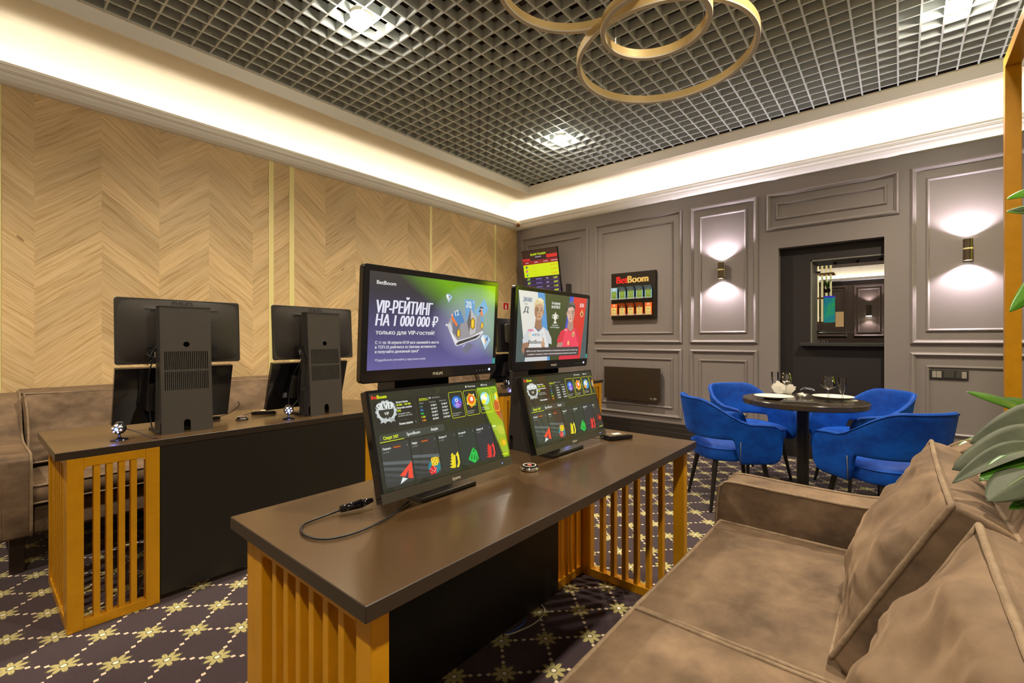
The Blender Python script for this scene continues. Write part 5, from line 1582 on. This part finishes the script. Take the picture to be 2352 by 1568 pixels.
# ------------------------------------------------------------------ plant at the right edge
t = thing('potted_plant', 'green broad-leaved plant leaning in from the right edge over the near sofa', 'plant', (.80, 1.75, 0))
PO = Vector((.80, 1.75, 0))
MB().lathe([(0, 0), (.13, 0), (.16, .45), (.165, .46), (.15, .46), (.145, .43), (0, .43)], 36).build('pot', M['pot'], t, auto=40)
MB().lathe([(0, .43), (.146, .432)], 24).build('soil', M['soil'], t)
def W3(px_, py_, dist):
    F = 1058.; A_ = math.atan2(890, 1058); s_, c_ = math.sin(A_), math.cos(A_)
    a = (px_-1176.)/F; b_ = -(py_-780.)/F
    return Vector(((a*c_-s_)*dist, (a*s_+c_)*dist, 1.209+b_*dist))
def leaf(base, tip, width, up, bend, fold, m, peak=.45, n=22, waves=0.):
    base = base-PO; tip = tip-PO
    ax = tip-base; L = ax.length; u = ax.normalized(); up = (up-u*up.dot(u)).normalized(); side = u.cross(up)
    vs = []; fs = []; W_ = 8
    for i in range(n+1):
        s = i/n
        w = width*(math.sin(PI*min(1, s**(math.log(.5)/math.log(peak))))**.72) if 0 < s < 1 else 0.0006
        c = base+u*(L*s)+up*(bend*math.sin(PI*s))
        for j in range(W_+1):
            q = -1+2*j/W_
            vs.append(c+side*(q*w)+up*(fold*abs(q)*w+waves*math.sin(s*9+q*2)*abs(q)*w))
    for i in range(n):
        for j in range(W_):
            a = i*(W_+1)+j; fs.append((a, a+1, a+W_+2, a+W_+1))
    o = MB().add(vs, fs).build('leaf', m, t, smooth=True, fixn=False)
    sd = o.modifiers.new('s', 'SOLIDIFY'); sd.thickness = .0012
    mid = [base+u*(L*s/10)+up*(bend*math.sin(PI*s/10)-.001) for s in range(11)]
    MB().tube(mid, [.0032-.00026*k for k in range(11)], 6).build('midrib', M['stem'], o, smooth=True)
    st = PO*0+Vector((0, 0, .43))
    MB().tube(bez([st+Vector((.02*random.uniform(-1, 1), .02*random.uniform(-1, 1), 0)), (st+base)/2+Vector((.03, .03, .12)), base], 8), .005, 7).build('stem', M['stem'], t, smooth=True)
cam_up = Vector((0, 0, 1)); tocam = Vector((.64, -.77, 0))
dl, br = M['leaf_dull'], M['leaf_bright']
leaf(W3(2410, 965, 1.50), W3(2219, 899, 1.45), .036, Vector((.3, -.5, .8)), .015, -.25, br, .42)
leaf(W3(2420, 945, 1.62), W3(2300, 914, 1.60), .026, Vector((.3, -.5, .8)), .01, -.2, br, .45)
leaf(W3(2470, 960, 1.25), W3(2228, 1018, 1.16), .056, Vector((.25, -.9, .5)), .05, -.12, dl, .45)
leaf(W3(2470, 1000, 1.14), W3(2187, 1078, 1.04), .050, Vector((.2, -.85, .55)), .045, -.15, dl, .5, waves=.05)
leaf(W3(2440, 1035, 1.06), W3(2188, 1109, .96), .026, Vector((.1, -.3, .95)), .03, .5, dl, .45)
leaf(W3(2430, 1062, 1.02), W3(2250, 1103, .95), .030, Vector((.1, -.4, .9)), .02, .2, br, .5)
leaf(W3(2430, 1068, .98), W3(2268, 1150, .90), .038, Vector((.1, -.5, .85)), .02, -.3, dl, .5)
leaf(W3(2400, 1130, .95), W3(2318, 1168, .90), .012, Vector((.1, -.5, .85)), .0, -.1, br, .5)
leaf(W3(2400, 1020, 1.22), W3(2262, 1055, 1.16), .04, Vector((.1, -.3, .95)), .02, -.1, leafmat('leaf_pale_top', rgb(150, 158, 110), rgb(118, 130, 80), .5), .5)
leaf(W3(2300, 1010, 1.60), W3(2195, 1030, 1.55), .022, Vector((.1, -.5, .85)), .02, -.2, br, .5)
leaf(W3(2420, 615, 1.5), W3(2319, 716, 1.45), .030, Vector((.3, -.9, .3)), .012, -.25, br, .4)
leaf(W3(2440, 425, 1.5), W3(2312, 457, 1.45), .020, Vector((.3, -.7, .6)), .01, -.2, br, .5)
leaf(W3(2440, 455, 1.5), W3(2312, 486, 1.45), .022, Vector((.3, -.7, .6)), -.01, -.2, br, .5)

for k in range(7):
    a = -1.2+k*.42; h = .95+.09*(k % 3)
    b0 = PO+Vector((.16*math.cos(a), .16*math.sin(a), h)); b1 = PO+Vector((.5*math.cos(a), .5*math.sin(a), h+.05-.06*(k % 2)))
    leaf(b0, b1, .055, Vector((0, 0, 1)), .05, -.15, (dl, br)[k % 2], .45)

# ------------------------------------------------------------------ large display on the side wall (outside the view, seen only as a reflection)
t = thing('wall_display', 'portrait screen with a lime-yellow picture on the right-hand side wall, seen only as a reflection', 'screen', (XR, 4.99, 1.36))
MB().box(-.05, 0, -.31, .31, -.01, 1.06).build('display_body', M['black_plastic'], t, bevel=.004)
A = Art(.6, 1.04, gloss=.2, es=7.)
A.rect(0, 0, 1, 1, (186, 220, 10)); A.rect(0, .88, 1, 1, (150, 200, 40)); A.ell(.35, .66, .34, .16, (236, 110, 30), 24); A.poly([(.0, .62), (.7, .62), (.5, .36), (.15, .36)], (226, 96, 24)); A.rr(.05, .46, .42, .60, (240, 236, 220), .004); A.text(.1, .49, 'E', .12, (200, 40, 30), .02); A.ell(.75, .36, .14, .07, (226, 236, 60), 20)
A.build('screen', t, Matrix(((0, 0, -1, -.052), (-1, 0, 0, .3), (0, 1, 0, 0), (0, 0, 0, 1))))

# ------------------------------------------------------------------ camera and view
cam = D.cameras.new('camera'); co = D.objects.new('camera', cam); COL.objects.link(co)
co.location = (0, 0, 1.209); co.rotation_euler = (PI/2, 0, math.atan2(890, 1058))
cam.sensor_width = 36; cam.lens = 36*1058/2352; cam.shift_y = -4/2352; cam.clip_start = .02; cam.clip_end = 60
SC.camera = co
w = D.worlds.new('world'); SC.world = w; w.use_nodes = True
w.node_tree.nodes['Background'].inputs[0].default_value = (.5, .45, .4, 1); w.node_tree.nodes['Background'].inputs[1].default_value = .05
v = SC.view_settings; v.view_transform = 'Standard'; v.look = 'None'; v.gamma = 1; v.exposure = 0; v.use_curve_mapping = False
try:
    SC.cycles.use_denoising = True
    SC.cycles.max_bounces = 16; SC.cycles.diffuse_bounces = 5; SC.cycles.transmission_bounces = 16
    SC.cycles.sample_clamp_indirect = 6
except Exception: pass
